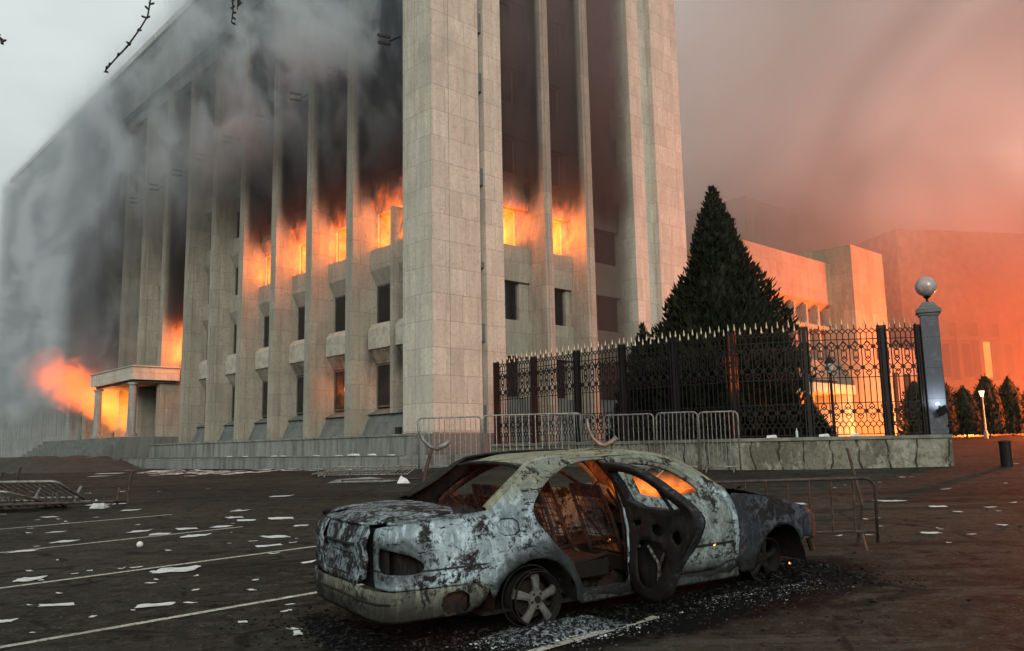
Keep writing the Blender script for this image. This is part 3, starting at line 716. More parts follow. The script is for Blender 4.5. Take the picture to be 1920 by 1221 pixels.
# far burning building at the right edge
fb = empty('burning_building', (38, 78, 0), R(12), 'tall colonnaded building at the right edge wrapped in orange smoke', 'building')
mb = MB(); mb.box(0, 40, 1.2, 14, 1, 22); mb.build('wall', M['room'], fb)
mb = MB()
for k in range(14):
    mb.box(.2 + k * 2.4, .65 + k * 2.4, .3, 1.2, 3, 12.6)
mb.box(-.2, 12, .4, 1.2, 10.9, 11.3); mb.box(-.4, 40, .1, 1.2, 6.4, 7.0); mb.build('colonnade', M['hall'], fb)
mb = MB()
for k in range(14): mb.box(.9 + k * 2.4, 2.3 + k * 2.4, 1.1, 1.2, 7.4, 10.6)
mb.build('window_panel', M['dark'], fb)
t = NT('burning window'); nn = t.noise(t.obj(), .9, 3); e = t.n('ShaderNodeEmission'); t.set(e.inputs['Color'], t.mix(nn, (1, .25, .03), (1, .5, .1))); e.inputs['Strength'].default_value = 3.5; t.t.links.new(e.outputs[0], t.out.inputs['Surface']); M['firewin'] = t.m
mb = MB(); mb.box(7.6, 9.2, .95, 1.1, 7.3, 10.8); mb.build('window', M['firewin'], fb)
# row of clipped columnar conifers by the far kerb
for i in range(9):
    x = 24.4 + 1.75 * i; y = 50.5 + .55 * i
    thuja((x, y, gz(x, y)), 3.6 + .45 * math.sin(i * 2.3), 1.12, 800, lambda h: (.9 + .1 * h) * (1 - h ** 3.0) + .02, 'columnar conifer in the far row, ' + ['first behind the gate pillar', 'second counting right from the pillar', 'third from the pillar, behind the slim lamp post', 'fourth counting right from the pillar', 'fifth counting right from the pillar', 'sixth counting right from the pillar', 'seventh counting from the pillar', 'eighth counting from the pillar', 'last one at the picture edge'][i], seed=30 + i, group='columnar conifers in a row', leaf=.3, lobes=.15)
mb = MB(); vs = []
for i in range(60):
    x = 20 + i; y = 47.2 + .3 * i
    for dx, w in ((0, -.25), (0, .25)): vs.append((x, y + w, gz(x, y + w) + .15))
mb.add(vs, [(2 * i, 2 * i + 2, 2 * i + 3, 2 * i + 1) for i in range(59)])
tag(mb.build('kerb', M['concrete']), kind='structure')
# lamp posts
def lamp_post(loc, H, label, lit=0, lantern=True):
    root = empty('lamp_post', loc, 0, label, 'lamp post')
    mb = MB(); mb.lathe((0, 0, 0), [(.12, 0), (.12, .3), (.06, .5), (.045, H - .6), (.07, H - .5)], 10); mb.build('pole', M['iron'] if not lit else M['steel'], root)
    mb = MB(); mb.lathe((0, 0, H - .5), [(.07, 0), (.15, .32), (.16, .34)], 8)
    mb.build('lantern', M['bottle'] if not lit else M['lit'], root)
    mb = MB(); mb.lathe((0, 0, H - .16), [(.20, 0), (.17, .06), (.05, .22), (.02, .3)], 8); mb.build('lantern_cap', M['iron'], root)
t = NT('lit lantern glass'); e = t.n('ShaderNodeEmission'); e.inputs['Color'].default_value = (1, .62, .3, 1); e.inputs['Strength'].default_value = 3; t.t.links.new(e.outputs[0], t.out.inputs['Surface']); M['lit'] = t.m
lamp_post((11.3, 29.5, gz(11.3, 29.5)), 3.6, 'black garden lamp post with a lantern seen through the fence bars')
lamp_post((27.2, 48.3, gz(27.2, 48.3)), 2.9, 'slim lit lamp post standing before the row of columnar conifers', 1)

# ---------------------------------------------------------------- crowd barriers
def barrier_mesh(Lg, Hh, nb, r=.019, foot=True, zb=.16):
    f = MB(); rc = .13
    pts = [(0, 0, 0.02)]
    pts += [(0, 0, Hh - rc)] + [(rc - rc * math.cos(a), 0, Hh - rc + rc * math.sin(a)) for a in (R(30), R(60), R(90))]
    pts += [(Lg - rc + rc * math.sin(a), 0, Hh - rc + rc * math.cos(a)) for a in (0, R(30), R(60), R(90))] + [(Lg, 0, 0.02)]
    f.tube(pts, r, 7); f.tube([(0, 0, zb), (Lg, 0, zb)], r * .8, 6)
    b = MB()
    for i in range(1, nb + 1):
        x = Lg * i / (nb + 1); b.tube([(x, 0, zb), (x, 0, Hh - .005)], r * .55, 5)
    ft = []
    if foot:
        for x in (.18, Lg - .18):
            q = MB(); q.tube([(x, -.32, .02), (x, -.22, .06), (x, 0, .13), (x, .22, .06), (x, .32, .02)], r * .9, 6); ft.append(q)
    return f, b, ft
def barrier(a, b, Hh, nb, label, lean=0, roll=0, mat='steel', group='crowd barriers standing round the corner', z=None, foot=True, r=.019, name='crowd_barrier', mtx=None):
    a = Vector(a); b = Vector(b); Lg = (b - a).length; yaw = math.atan2(b.y - a.y, b.x - a.x)
    root = empty(name, (a.x, a.y, gz(a.x, a.y) if z is None else z), yaw, label, 'barrier', group)
    slope = (gz(b.x, b.y) - gz(a.x, a.y)) / Lg if z is None else 0
    root.rotation_euler = (lean, -math.atan(slope) + roll, yaw)
    if mtx: root.matrix_world = mtx
    f, bb, ft = barrier_mesh(Lg, Hh, nb, r, foot)
    f.build('frame', M[mat], root, smooth=True); bb.build('bar_row', M[mat], root)
    for q in ft: q.build('foot', M[mat], root)
    return root
barrier((-3.45, 30.3), (-1.18, 30.25), 1.9, 11, 'grey barrier standing before the corner tower, leftmost of the upright ones', .03, r=.03)
barrier((-1.10, 30.2), (2.45, 30.3), 1.93, 14, 'longest upright barrier, its bars before the left end of the iron fence', -.02, r=.03)
barrier((1.25, 31.0), (2.95, 29.6), 1.95, 16, 'leaning barrier crossing behind the long one, its bars packed close', .16, .04, r=.022)
barrier((3.0, 27.75), (4.42, 26.45), 1.80, 9, 'upright barrier left of the small conifer before the fence', .02, r=.026)
barrier((4.47, 26.35), (5.6, 25.6), 1.82, 9, 'middle barrier of the three in front of the conifers', -.03, r=.026)
barrier((5.66, 25.55), (6.75, 25.15), 1.80, 8, 'upright barrier at the left end of the stained stone wall, nearest the large conifer', .04, r=.026)
# near, leaning behind the front of the car
barrier((2.45, 10.9), (4.42, 10.42), .84, 7, 'rusty barrier with wide gaps leaning to the left beside the car bonnet', .28, -.02, 'rusty', None, r=.02)
mb = MB(); mb.tube([(4.30, 10.75, .30), (4.36, 10.66, .80), (4.26, 10.74, 1.52)], [.022, .024, .018], 7); o = mb.build('metal_post', M['rusty']); tag(o, 'thin charred post rising above the leaning barrier', 'post')
# upturned barrier behind the car, feet in the air
def upturned():
    x0, y0, x1, y1 = -1.02, 9.05, .95, 9.72
    a = Vector((x0, y0, 0)); b = Vector((x1, y1, 0)); Lg = (b - a).length; yaw = math.atan2(y1 - y0, x1 - x0)
    root = empty('crowd_barrier', (x0, y0, gz(x0, y0)), yaw, 'upturned bent barrier behind the burnt car with its curled feet in the air', 'barrier')
    root.rotation_euler = (.05, 0, yaw)
    mb = MB(); mb.tube([(0, 0, .0), (-.02, 0, .6), (.03, .02, 1.0), (.06, 0, 1.18), (.12, 0, 1.40)], .021, 8); mb.tube([(Lg, 0, 0), (Lg - .02, 0, .8), (Lg, 0, 1.2), (Lg + .02, 0, 1.35)], .021, 8)
    mb.tube([(0, 0, .03), (Lg, 0, .03)], .019, 6); mb.tube([(0, 0, .82), (Lg, 0, .82)], .015, 6); mb.build('frame', M['rusty'], root, smooth=True)
    mb = MB()
    for i in range(1, 9): x = Lg * i / 9; mb.tube([(x, 0, .03), (x + rnd.uniform(-.05, .05), 0, .82)], .011, 5)
    mb.build('bar_row', M['rusty'], root)
    for X, s_ in ((.12, 1), (Lg + .02, 1)):
        mb = MB(); pts = [(X - .16, 0, 1.69), (X - .15, 0, 1.58), (X - .10, 0, 1.47), (X - .02, -.01, 1.40), (X + .06, -.02, 1.375)]
        mb.tube(pts, [.012, .016, .018, .02, .022], 8); mb.tube([(X + .04, -.01, 1.375), (X + .13, -.03, 1.42), (X + .19, -.04, 1.47)], [.024, .03, .03], 9); mb.build('foot', M['steel'], root, smooth=True)
upturned()
# lying barriers
def lying(c, yaw, Lg, Hh, nb, label, tilt=0, mat='steel', dz=.03, group='barriers thrown flat on the asphalt', r=.019):
    f, bb, ft = barrier_mesh(Lg, Hh, nb, r)
    root = empty('crowd_barrier', (c[0], c[1], gz(*c) + dz), yaw, label, 'barrier', group)
    root.rotation_euler = (R(90) - .0 + tilt, 0, yaw); root.rotation_euler.rotate_axis('Y', 0)
    f.build('frame', M[mat], root, smooth=True); bb.build('bar_row', M[mat], root)
    for q in ft: q.build('foot', M[mat], root)
lying((-3.6, 27.9), R(175), 3.0, 1.9, 22, 'pale barrier lying flat near the low wall, bars pointing at the planter', -.13, group=None, r=.024)
lying((-5.2, 25.6), R(8), 2.6, 1.2, 8, 'bent barrier lying flat in the middle distance, among papers', -.05, 'rusty', group=None)
lying((-13.3, 19.5), R(5), 2.7, 1.2, 12, 'lowest charred barrier of the pile at the left edge', -.02, 'rusty', .04, 'pile of barriers at the left edge', r=.03)
lying((-13.6, 20.2), R(-12), 2.7, 1.2, 12, 'barrier on top of the left pile with pale bars standing out', -.25, 'steel', .12, 'pile of barriers at the left edge', r=.03)
lying((-11.6, 19.1), R(14), 2.6, 1.2, 11, 'right barrier of the left pile, half buried in papers', -.06, 'rusty', .10, 'pile of barriers at the left edge', r=.03)
for i, (x, y, h) in enumerate(((-12.05, 19.6, .85), (-11.75, 19.8, .95), (-8.95, 19.5, .8), (-13.2, 19.2, .6))):
    mb = MB(); z = gz(x, y); mb.tube([(x, y, z), (x + .04, y, z + h * .8), (x + .10, y, z + h * .97), (x + .05 + .02 * i, y, z + h)], [.03, .03, .03, .025], 7)
    tag(mb.build('metal_post', M['rusty']), ['short bent post rising from the left pile, second from its left', 'tallest charred post rising from the left pile', 'lone hooked post at the right end of the left pile', 'stubby post at the left edge of the pile'][i], 'post', 'posts sticking out of the left pile')
lying((-12.6, 18.6), R(22), 2.4, 1.2, 13, 'front barrier of the left pile, nearest the first parking line', -.12, 'rusty', .05, 'pile of barriers at the left edge', r=.034)
lying((-13.0, 20.6), R(-4), 2.6, 1.3, 14, 'rear barrier of the left pile tilted up behind the rest', -.38, 'steel', .10, 'pile of barriers at the left edge', r=.034)
lying((-4.4, 29.2), R(170), 2.8, 1.4, 20, 'pale barrier lying flat close to the terrace step', -.05, group=None, r=.024)
# ---------------------------------------------------------------- smoke and flames (volumes)
def vol_obj(name, lo, hi, m, loc=(0, 0, 0), rz=0, label=None, kind='stuff'):
    mb = MB(); mb.box(lo[0], hi[0], lo[1], hi[1], lo[2], hi[2]); o = mb.build(name, m); o.location = loc; o.rotation_euler = (0, 0, rz)
    return tag(o, label, None, None, kind)
def vol_mat(name, fn, step=1.0):
    t = NT(name); o = t.obj(); X, Y, Z = t.sep(o)
    dens, col, em, emc, an = fn(t, o, X, Y, Z)
    v = t.n('ShaderNodeVolumePrincipled'); v.inputs['Density Attribute'].default_value = ''; v.inputs['Temperature Attribute'].default_value = ''; v.inputs['Color Attribute'].default_value = ''
    t.set(v.inputs['Density'], dens); t.set(v.inputs['Color'], col); t.set(v.inputs['Anisotropy'], an)
    if em is not None: t.set(v.inputs['Emission Strength'], em); t.set(v.inputs['Emission Color'], emc)
    t.t.links.new(v.outputs[0], t.out.inputs['Volume'])
    t.m.cycles.volume_step_rate = step
    return t.m
# ---------------------------------------------------------------- the burnt car (local X forward, -Y towards the near side, Z up)
car = empty('burnt_car', (-.309, 7.566, gz(-.309, 7.566)), R(32.04), 'burnt out pale saloon car on bare rims with its rear side door hanging open', 'car')
car.rotation_mode = 'QUATERNION'
_y = R(32.04); _f = Vector((math.cos(_y), math.sin(_y), 0)); _f.z = .008 * _f.x + .027 * _f.y; _l = Vector((-math.sin(_y), math.cos(_y), 0)); _l.z = .008 * _l.x + .027 * _l.y
_f.normalize(); _l = (_l - _f * _l.dot(_f)).normalized(); _k = _f.cross(_l)
car.rotation_quaternion = Matrix((_f, _l, _k)).transposed().to_quaternion()
def itp(x, xs, ys):
    if x <= xs[0]: return ys[0]
    for i in range(1, len(xs)):
        if x <= xs[i]:
            t_ = (x - xs[i - 1]) / (xs[i] - xs[i - 1]); t_ = t_ if xs[i] - xs[i - 1] < .01 else t_
            return ys[i - 1] + (ys[i] - ys[i - 1]) * t_
    return ys[-1]
def smooth_itp(x, xs, ys, h=.04):
    return (itp(x - h, xs, ys) + itp(x, xs, ys) * 2 + itp(x + h, xs, ys)) / 4
BW = ([0, .2, .35, .55, .75, .88, .95, 1.05, 1.2, 1.31, 1.38], [.82, .85, .88, .905, .895, .865, .82, .755, .66, .585, .5])
PU = ([-1.1, -.8, -.4, 2.6, 3.0, 3.3, 3.5, 3.65], [.955, .985, 1, 1, .98, .93, .86, .74])
def dent(u, w, k=1.0):
    return k * (.012 * noise.noise(Vector((u * 2.1, w * 2.6, k * 3))) + .006 * noise.noise(Vector((u * 6.5, w * 7, 5))))
def V(u, w):
    v = smooth_itp(w, *BW) * smooth_itp(u, *PU, .06)
    # wheel arch lips stand out, a crease runs along the flank
    for cu in (0.0, 2.85):
        d = math.hypot(u - cu, (w - .2)); v += .018 * math.exp(-((d - .40) / .045) ** 2) * (1 if w < .7 else 0)
    v += .008 * math.exp(-((w - .70) / .03) ** 2) - .008 * math.exp(-((w - .40) / .02) ** 2)
    return v
def side_map(s_):
    def f(u, w):
        if u >= -1.1: vv, uu = V(u, w), u
        else:
            t_ = -1.1 - u; rr = .14; v0 = V(-1.1, w); L1 = rr * math.pi / 2
            if t_ < L1: th = t_ / rr; uu = -1.1 - rr * math.sin(th); vv = v0 - rr + rr * math.cos(th)
            else: uu = -1.24 - .15 * (t_ - L1); vv = v0 - rr - (t_ - L1)
            uu += .10 * sst(w, .78, .92) * min(1, t_ / .1) * .3
        return Vector((uu, -s_ * (vv + dent(u * s_, w)), w))
    return f
def inside(p, poly):
    x, y = p; c = False; n = len(poly); j = n - 1
    for i in range(n):
        xi, yi = poly[i]; xj, yj = poly[j]
        if (yi > y) != (yj > y) and x < (xj - xi) * (y - yi) / (yj - yi) + xi: c = not c
        j = i
    return c
def dense(poly, step=.05, closed=True, rag=0, seed=0):
    # Catmull-free resampling with optional ragged edge
    out = []; n = len(poly)
    for i in range(n if closed else n - 1):
        a = Vector(poly[i]); b = Vector(poly[(i + 1) % n]); L = (b - a).length; k = max(1, int(L / step))
        for j in range(k):
            p = a + (b - a) * j / k
            if rag: p += Vector((noise.noise(Vector((p.x * 14, p.y * 14, seed))), noise.noise(Vector((p.x * 14, p.y * 14, seed + 9))))) * rag
            out.append((p.x, p.y))
    return out
def chaikin(poly, it=1):
    for _ in range(it):
        q = []; n = len(poly)
        for i in range(n):
            a = Vector(poly[i]); b = Vector(poly[(i + 1) % n])
            if (b - a).length < .03: q.append(tuple(a)); continue
            q.append(tuple(a * .78 + b * .22)); q.append(tuple(a * .22 + b * .78))
        poly = q
    return poly
def sheet(name, outline, holes, fmap, m, parent, step=.055, thick=.018, rag=.0, seed=0, smooth=True, offs=-1, rnd_=1):
    outline = chaikin(outline, rnd_); holes = [chaikin(h, 1) for h in holes]
    O_ = dense(outline, step, rag=rag, seed=seed); H_ = [dense(h, step * .8, rag=rag, seed=seed + 1) for h in holes]
    pts = []; edges = []
    for loop in [O_] + H_:
        k = len(pts); pts += [Vector(p) for p in loop]; edges += [(k + i, k + (i + 1) % len(loop)) for i in range(len(loop))]
    x0 = min(p[0] for p in O_); x1 = max(p[0] for p in O_); y0 = min(p[1] for p in O_); y1 = max(p[1] for p in O_)
    lp = pts[:]; j = 0; y = y0
    while y < y1:
        x = x0 + (step / 2 if j % 2 else 0)
        while x < x1:
            if inside((x, y), O_) and not any(inside((x, y), h) for h in H_) and min((p.x - x) ** 2 + (p.y - y) ** 2 for p in lp) > (step * .45) ** 2: pts.append(Vector((x, y)))
            x += step
        y += step * .87; j += 1
    v2, e2, f2, *_ = delaunay_2d_cdt(pts, edges, [], 0, 1e-5)
    fs = []
    for f in f2:
        c = sum((v2[i] for i in f), Vector((0, 0))) / len(f)
        if inside(c, O_) and not any(inside(c, h) for h in H_): fs.append(tuple(f))
    mb = MB(); mb.add([fmap(p.x, p.y) for p in v2], fs)
    me = bpy.data.meshes.new(name); me.from_pydata(mb.v, [], mb.f); me.materials.append(m)
    bm = bmesh.new(); bm.from_mesh(me); bmesh.ops.delete(bm, geom=[v for v in bm.verts if not v.link_faces], context='VERTS'); bmesh.ops.recalc_face_normals(bm, faces=bm.faces); bm.to_mesh(me); bm.free()
    o = bpy.data.objects.new(name, me); COL.objects.link(o); o.parent = parent
    for p in me.polygons: p.use_smooth = smooth
    md = o.modifiers.new('thickness', 'SOLIDIFY'); md.thickness = thick; md.offset = 0
    return o
# --- materials of the wreck
def burnt(name, pale, mid, amount=.5, rust=.3, olive_top=True, darken=None, flake=1.0):
    t = NT(name); o = t.obj(); X, Y, Z = t.sep(o)
    a = t.noise(o, 2.3, 6, .68, .5); b = t.noise(o, 7.5, 6, .72, .8); d = t.noise(o, 30, 5, .75); e = t.noise(o, 95, 3, .7)
    c = t.mix(t.ss(a, .35, .65), mid, pale)
    st = t.noise(o, 5, 5, .7, .6, stretch=(2.2, 2.2, .5))
    c = t.mix(t.mul(t.ss(st, .48, .62), .45), c, tuple(min(1, q * 1.45) for q in pale))
    if olive_top:
        c = t.mix(t.mul(t.ss(Z, .92, 1.15), .8), c, t.mix(t.ss(b, .4, .6), (.13, .13, .095), (.24, .24, .17)))
    # large soot patches and peeled black flakes
    k = t.add(t.mul(a, .45), t.mul(b, .55))
    c = t.mix(t.ss(t.add(k, t.mul(t.sub(d, .5), .30)), 1 - amount - .05, 1 - amount + .05), c, t.mix(t.ss(b, .50, .68), (.011, .011, .012), (.024, .021, .019)))
    if flake:
        fl = t.noise(o, 5.5, 8, .78, .4, stretch=(.8, .8, 2.4))
        c = t.mix(t.mul(t.ss(t.add(fl, t.mul(t.sub(d, .5), .25)), .585, .61), flake), c, (.018, .018, .02))
        c = t.mix(t.mul(t.ss(e, .60, .68), .7), c, (.02, .02, .02))
    c = t.mix(t.mul(t.ss(t.noise(o, 4.2, 6, .7), .56, .66), rust), c, (.10, .05, .028))
    # charred lower edges and arch rims
    low = t.ss(t.add(Z, t.mul(t.sub(b, .5), .22)), .42, .25)
    c = t.mix(t.mul(low, .8), c, (.012, .011, .010))
    if darken: c = darken(t, c, X, Y, Z, b, d)
    return t.pbr(c, t.add(.45, t.mul(b, .5)), .0, t.bump(t.add(t.add(t.mul(b, .5), t.mul(d, .5)), t.mul(e, .35)), .75, .012), .12)
def dk_body(t, c, X, Y, Z, b, d):
    n0 = t.mul(t.sub(b, .5), .5)
    kk = t.mul(t.ss(t.add(Z, n0), .34, .24), 1.0); c = t.mix(t.mul(kk, .9), c, (.012, .012, .012))
    kt = t.mul(t.ss(t.add(X, n0), -.86, -1.02), t.ss(t.math('ABSOLUTE', t.sub(t.add(Z, t.mul(n0, .4)), .64)), .19, .10)); c = t.mix(t.mul(kt, .7), c, (.014, .014, .014))
    kg = t.mul(t.ss(t.add(Z, t.mul(n0, .3)), .885, .93), t.ss(X, -.2, -.5)); c = t.mix(t.mul(kg, .7), c, (.02, .02, .02))
    ks = t.mul(t.ss(t.math('ABSOLUTE', t.sub(Z, .565)), .010, .004), t.ss(X, -.4, -.5)); c = t.mix(ks, c, (.02, .02, .02))
    # soot licking out of the rear arch and up the door post; sooty dark front wing
    nb = t.mul(t.sub(b, .5), .45)
    r1 = t.math('SQRT', t.add(t.mul(t.sub(X, .02), t.sub(X, .02)), t.mul(t.sub(Z, .2), t.sub(Z, .2))))
    k1 = t.ss(t.add(r1, nb), .56, .40)
    k2 = t.mul(t.ss(t.add(X, nb), -.02, .18), t.ss(t.add(Z, nb), 1.0, .72), t.ss(X, .7, .5))
    c = t.mix(t.mul(k1, .88), c, (.016, .016, .016)); c = t.mix(t.mul(k2, .75), c, (.03, .035, .038))
    return c
M['body'] = burnt('burnt pale body paint', (.44, .55, .60), (.15, .195, .22), .465, .12, True, dk_body)
M['rear'] = burnt('burnt rear panel paint', (.36, .43, .465), (.10, .125, .14), .52, .12, True)
M['wing'] = burnt('sooty front wing', (.065, .078, .095), (.018, .023, .030), .50, .15, False)
M['fdoor'] = burnt('scorched front door', (.28, .335, .335), (.085, .105, .105), .48, .1, True)
M['bumper'] = burnt('charred bumper', (.21, .22, .18), (.075, .078, .062), .48, .15, False)
M['char'] = burnt('charred black metal', (.026, .025, .023), (.008, .008, .007), .45, .08, False, flake=.4)
M['rust'] = burnt('rusted bare metal', (.12, .05, .03), (.026, .013, .009), .50, .6, False)
M['roofm'] = burnt('burnt roof paint', (.25, .26, .19), (.15, .155, .11), .40, .12, False)
M['alu'] = burnt('sooty alloy', (.52, .53, .52), (.34, .34, .33), .38, .0, False, flake=.5)
# --- outlines (u, w)
ARC_R = [(.40, .16), (.385, .28), (.33, .38), (.26, .46), (.16, .53), (.0, .565), (-.14, .54), (-.26, .48), (-.35, .39), (-.40, .27)]
QUARTER = [(-1.44, .44), (-1.44, .86), (-1.32, .885), (-1.2, .895), (-1.0, .915), (-.75, .93), (-.55, .94), (-.38, .955), (-.14, 1.11), (.08, 1.255), (.16, 1.295), (.35, 1.318), (.65, 1.33), (1.0, 1.33), (1.3, 1.32), (1.55, 1.29), (1.78, 1.225), (1.97, 1.11), (2.12, .99), (2.2, .93),
           (2.21, .92), (2.26, .77), (2.27, .56), (2.26, .16)] + [(1.6, .15), (1.05, .15), (.55, .145)] + ARC_R + [(-.44, .42), (-.7, .44), (-1.0, .44), (-1.3, .44)]
REAR_OP = [(.96, .245), (.93, .5), (.92, .86), (.95, 1.1), (.985, 1.285), (.87, 1.285), (.67, 1.28), (.48, 1.24), (.32, 1.17), (.18, 1.09), (.08, 1.01), (.01, .93), (.01, .86), (.06, .78), (.15, .67), (.26, .57), (.34, .49), (.40, .38), (.46, .28), (.56, .225), (.75, .235)]
FRONT_OP = [(1.10, .24), (1.08, .5), (1.08, .9), (1.09, 1.1), (1.10, 1.28), (1.28, 1.278), (1.5, 1.24), (1.68, 1.175), (1.86, 1.06), (2.0, .945), (2.12, .91), (2.19, .77), (2.22, .56), (2.22, .24)]
TAIL = [(-1.39, .735), (-1.25, .73), (-1.10, .69), (-1.0, .635), (-.975, .59), (-1.02, .545), (-1.14, .55), (-1.39, .555)]
TAILIN = TAIL
FUEL = [(-.35, .885), (-.155, .88), (-.15, .75), (-.34, .755)]
def inset(poly, k):
    c = sum((Vector(p) for p in poly), Vector((0, 0))) / len(poly)
    out = []
    n = len(poly)
    for i in range(n):
        a = Vector(poly[i - 1]); p = Vector(poly[i]); b = Vector(poly[(i + 1) % n])
        d = (b - a).normalized(); nn = Vector((-d.y, d.x)); q = p + nn * k
        if not inside(q, poly) if k > 0 else inside(q, poly): q = p - nn * k
        out.append(tuple(q))
    return out
for s_ in (1, -1):
    f = side_map(s_); sfx = s_ * 3
    sheet('side_panel', QUARTER, [REAR_OP, FRONT_OP, TAIL] + ([FUEL] if s_ == 1 else []), f, M['body'] if s_ == 1 else M['char'], car, .045, .02, .003, sfx)
    FEND = [(2.27, .18), (2.28, .56), (2.27, .78), (2.2, .915), (2.49, .885), (2.75, .845), (3.0, .79), (3.29, .715), (3.5, .62), (3.62, .52), (3.64, .43), (3.52, .36), (3.4, .40), (3.28, .43), (3.2, .38), (3.16, .45), (3.07, .53), (2.92, .575), (2.78, .57), (2.66, .51), (2.58, .42), (2.53, .28), (2.5, .17)]
    w_ = sheet('front_wing', FEND, [], f, M['wing'], car, .045, .018, .006, 21 + sfx)
    if s_ == 1: w_['label'] = 'sooty dark blue grey front wing'
    # front door with its window opening
    FD = inset(FRONT_OP, .012); WIN = [(1.17, .925), (1.16, 1.1), (1.165, 1.235), (1.28, 1.232), (1.49, 1.20), (1.65, 1.14), (1.80, 1.04), (1.90, .935)]
    dpan = sheet('front_door', FD, [WIN], f, M['fdoor'], car, .045, .03, .002, 5 + sfx)
    if s_ == 1:
        mb = MB()
        for a_, b_ in zip(((1.19, .80), (1.22, .815), (1.34, .812), (1.37, .79)), ((1.22, .815), (1.34, .812), (1.37, .79), (1.37, .775))):
            p = f(*a_) + Vector((0, -.02, 0)); q = f(*b_) + Vector((0, -.02, 0)); mb.tube([p, q], .012, 6)
        mb.build('handle', M['char'], dpan)
        mb = MB(); mb.tube([f(1.2, .47) + Vector((0, -.012, 0)), f(1.7, .475) + Vector((0, -.012, 0)), f(2.18, .48) + Vector((0, -.012, 0))], .014, 6); mb.build('trim', M['char'], dpan)
    else:
        RD = inset(REAR_OP, .012); WR = [(.90, .925), (.90, 1.1), (.93, 1.23), (.85, 1.235), (.66, 1.23), (.5, 1.19), (.36, 1.12), (.22, 1.03), (.12, .94)]
        sheet('rear_door', RD, [WR], f, M['rust'], car, .05, .03, .002, 15)
    # rounded drip rail along the roof and a pillar edge that meets glass openings
    rail = [(-.40, .955), (-.14, 1.112), (.08, 1.258), (.16, 1.297), (.35, 1.32), (.65, 1.332), (1.0, 1.332), (1.3, 1.322), (1.55, 1.292), (1.78, 1.227), (1.97, 1.112), (2.12, .992), (2.2, .935)]
    outer = [f(*p) for p in dense(rail, .06, False)] + [f(*rail[-1])]
    mb = MB(); mb.tube(outer, .014, 8); mb.build('roof_rail', M['roofm'] if s_ == 1 else M['char'], car, smooth=True)
    # pillar return between the side panel and the glass opening
    mb = MB(); vs = []
    for i, p in enumerate(outer):
        u = p.x; inn = .13 if u < -.2 else .13 - .07 * sst(u, -.2, .12); inn = inn if u < 1.7 else .05
        vs.append(p); vs.append(p + Vector((.015, s_ * inn * .55, .020))); vs.append(p + Vector((.03 if u < .1 else 0, s_ * inn, .012 - (.03 if u > 1.7 else 0))))
    fs = []
    for i in range(len(outer) - 1):
        for k in (0, 1): a = 3 * i + k; fs.append((a, a + 1, a + 4, a + 3))
    mb.add(vs, fs); o_ = mb.build('pillar', M['roofm'] if s_ == 1 else M['char'], car, smooth=True); md = o_.modifiers.new('thickness', 'SOLIDIFY'); md.thickness = .012; md.offset = 0
    # inner wheel houses
    for cu in (0.0, 2.86):
        mb = MB(); vs = []; n = 14
        for yy in (.30, .86):
            for k in range(n + 1):
                a = math.pi * k / n; vs.append((cu + .385 * math.cos(a), -s_ * yy, .19 + .36 * math.sin(a)))
        fs = [(k, k + 1, n + 2 + k, n + 1 + k) for k in range(n)] + [tuple(range(n + 1))]
        mb.add(vs, fs); mb.box(cu - .385, cu + .385, -.30 * s_ - .01, -.30 * s_ + .01, .06, .19); mb.build('wheel_arch', M['char'], car)
    # sill box
    mb = MB(); mb.box(.44, 2.3, min(-s_ * .86, -s_ * .74), max(-s_ * .86, -s_ * .74), .14, .235); mb.build('sill', M['fdoor'], car, bevel=.015)
# fuel flap
f = side_map(1)
fl = sheet('fuel_flap', inset(FUEL, .008), [], lambda u, w: f(u, w) + Vector((0, .004, 0)), M['body'], car, .04, .012, rnd_=1)
mb = MB(); p = [f(u, w) + Vector((0, -.001, 0)) for u, w in dense(chaikin(inset(FUEL, .001)), .03)]; mb.tube(p + [p[0]], .006, 6, False); mb.build('seam', M['char'], fl)
# roof skin
def RT(u): return smooth_itp(u, [.05, .2, .5, .9, 1.3, 1.6, 1.8], [1.292, 1.325, 1.348, 1.362, 1.358, 1.335, 1.27], .07)
def roofmap(u, v):
    k = min(1, abs(v) / .58); wrinkle = .010 * noise.noise(Vector((u * 3, v * 4, 0))) - .05 * math.exp(-((u - .25) / .13) ** 2 - ((v + .15) / .35) ** 2) - .028 * math.exp(-((u - .95) / .3) ** 2 - ((v + .1) / .25) ** 2)
    return Vector((u - .05 * k * k * (1 if u > 1.5 else 0) + .04 * (k * k) * (1 if u < .2 else 0), -v, RT(u) - .045 * k ** 2.2 + wrinkle))
rf_ = sheet('roof', [(.06, -.55), (.06, .55), (.5, .595), (1.0, .60), (1.5, .58), (1.76, .545), (1.80, 0), (1.76, -.545), (1.5, -.58), (1.0, -.60), (.5, -.595)], [[(.98, -.32), (.98, .30), (1.36, .30), (1.36, -.32)]], roofmap, M['roofm'], car, .06, .014, .004, 2)
sheet('sunroof_panel', [(1.0, -.30), (1.0, .28), (1.34, .28), (1.34, -.30)], [], lambda u, v: roofmap(u, v) - Vector((0, 0, .045 + .05 * (1.34 - u))), M['char'], rf_, .06, .012)
mb = MB(); mb.tube([roofmap(.06, v) - Vector((0, 0, .012)) for v in [-.55 + .11 * i for i in range(11)]], .017, 7); mb.tube([roofmap(1.77, v) - Vector((0, 0, .01)) for v in [-.52 + .104 * i for i in range(11)]], .02, 7); mb.build('header_rail', M['char'], car)
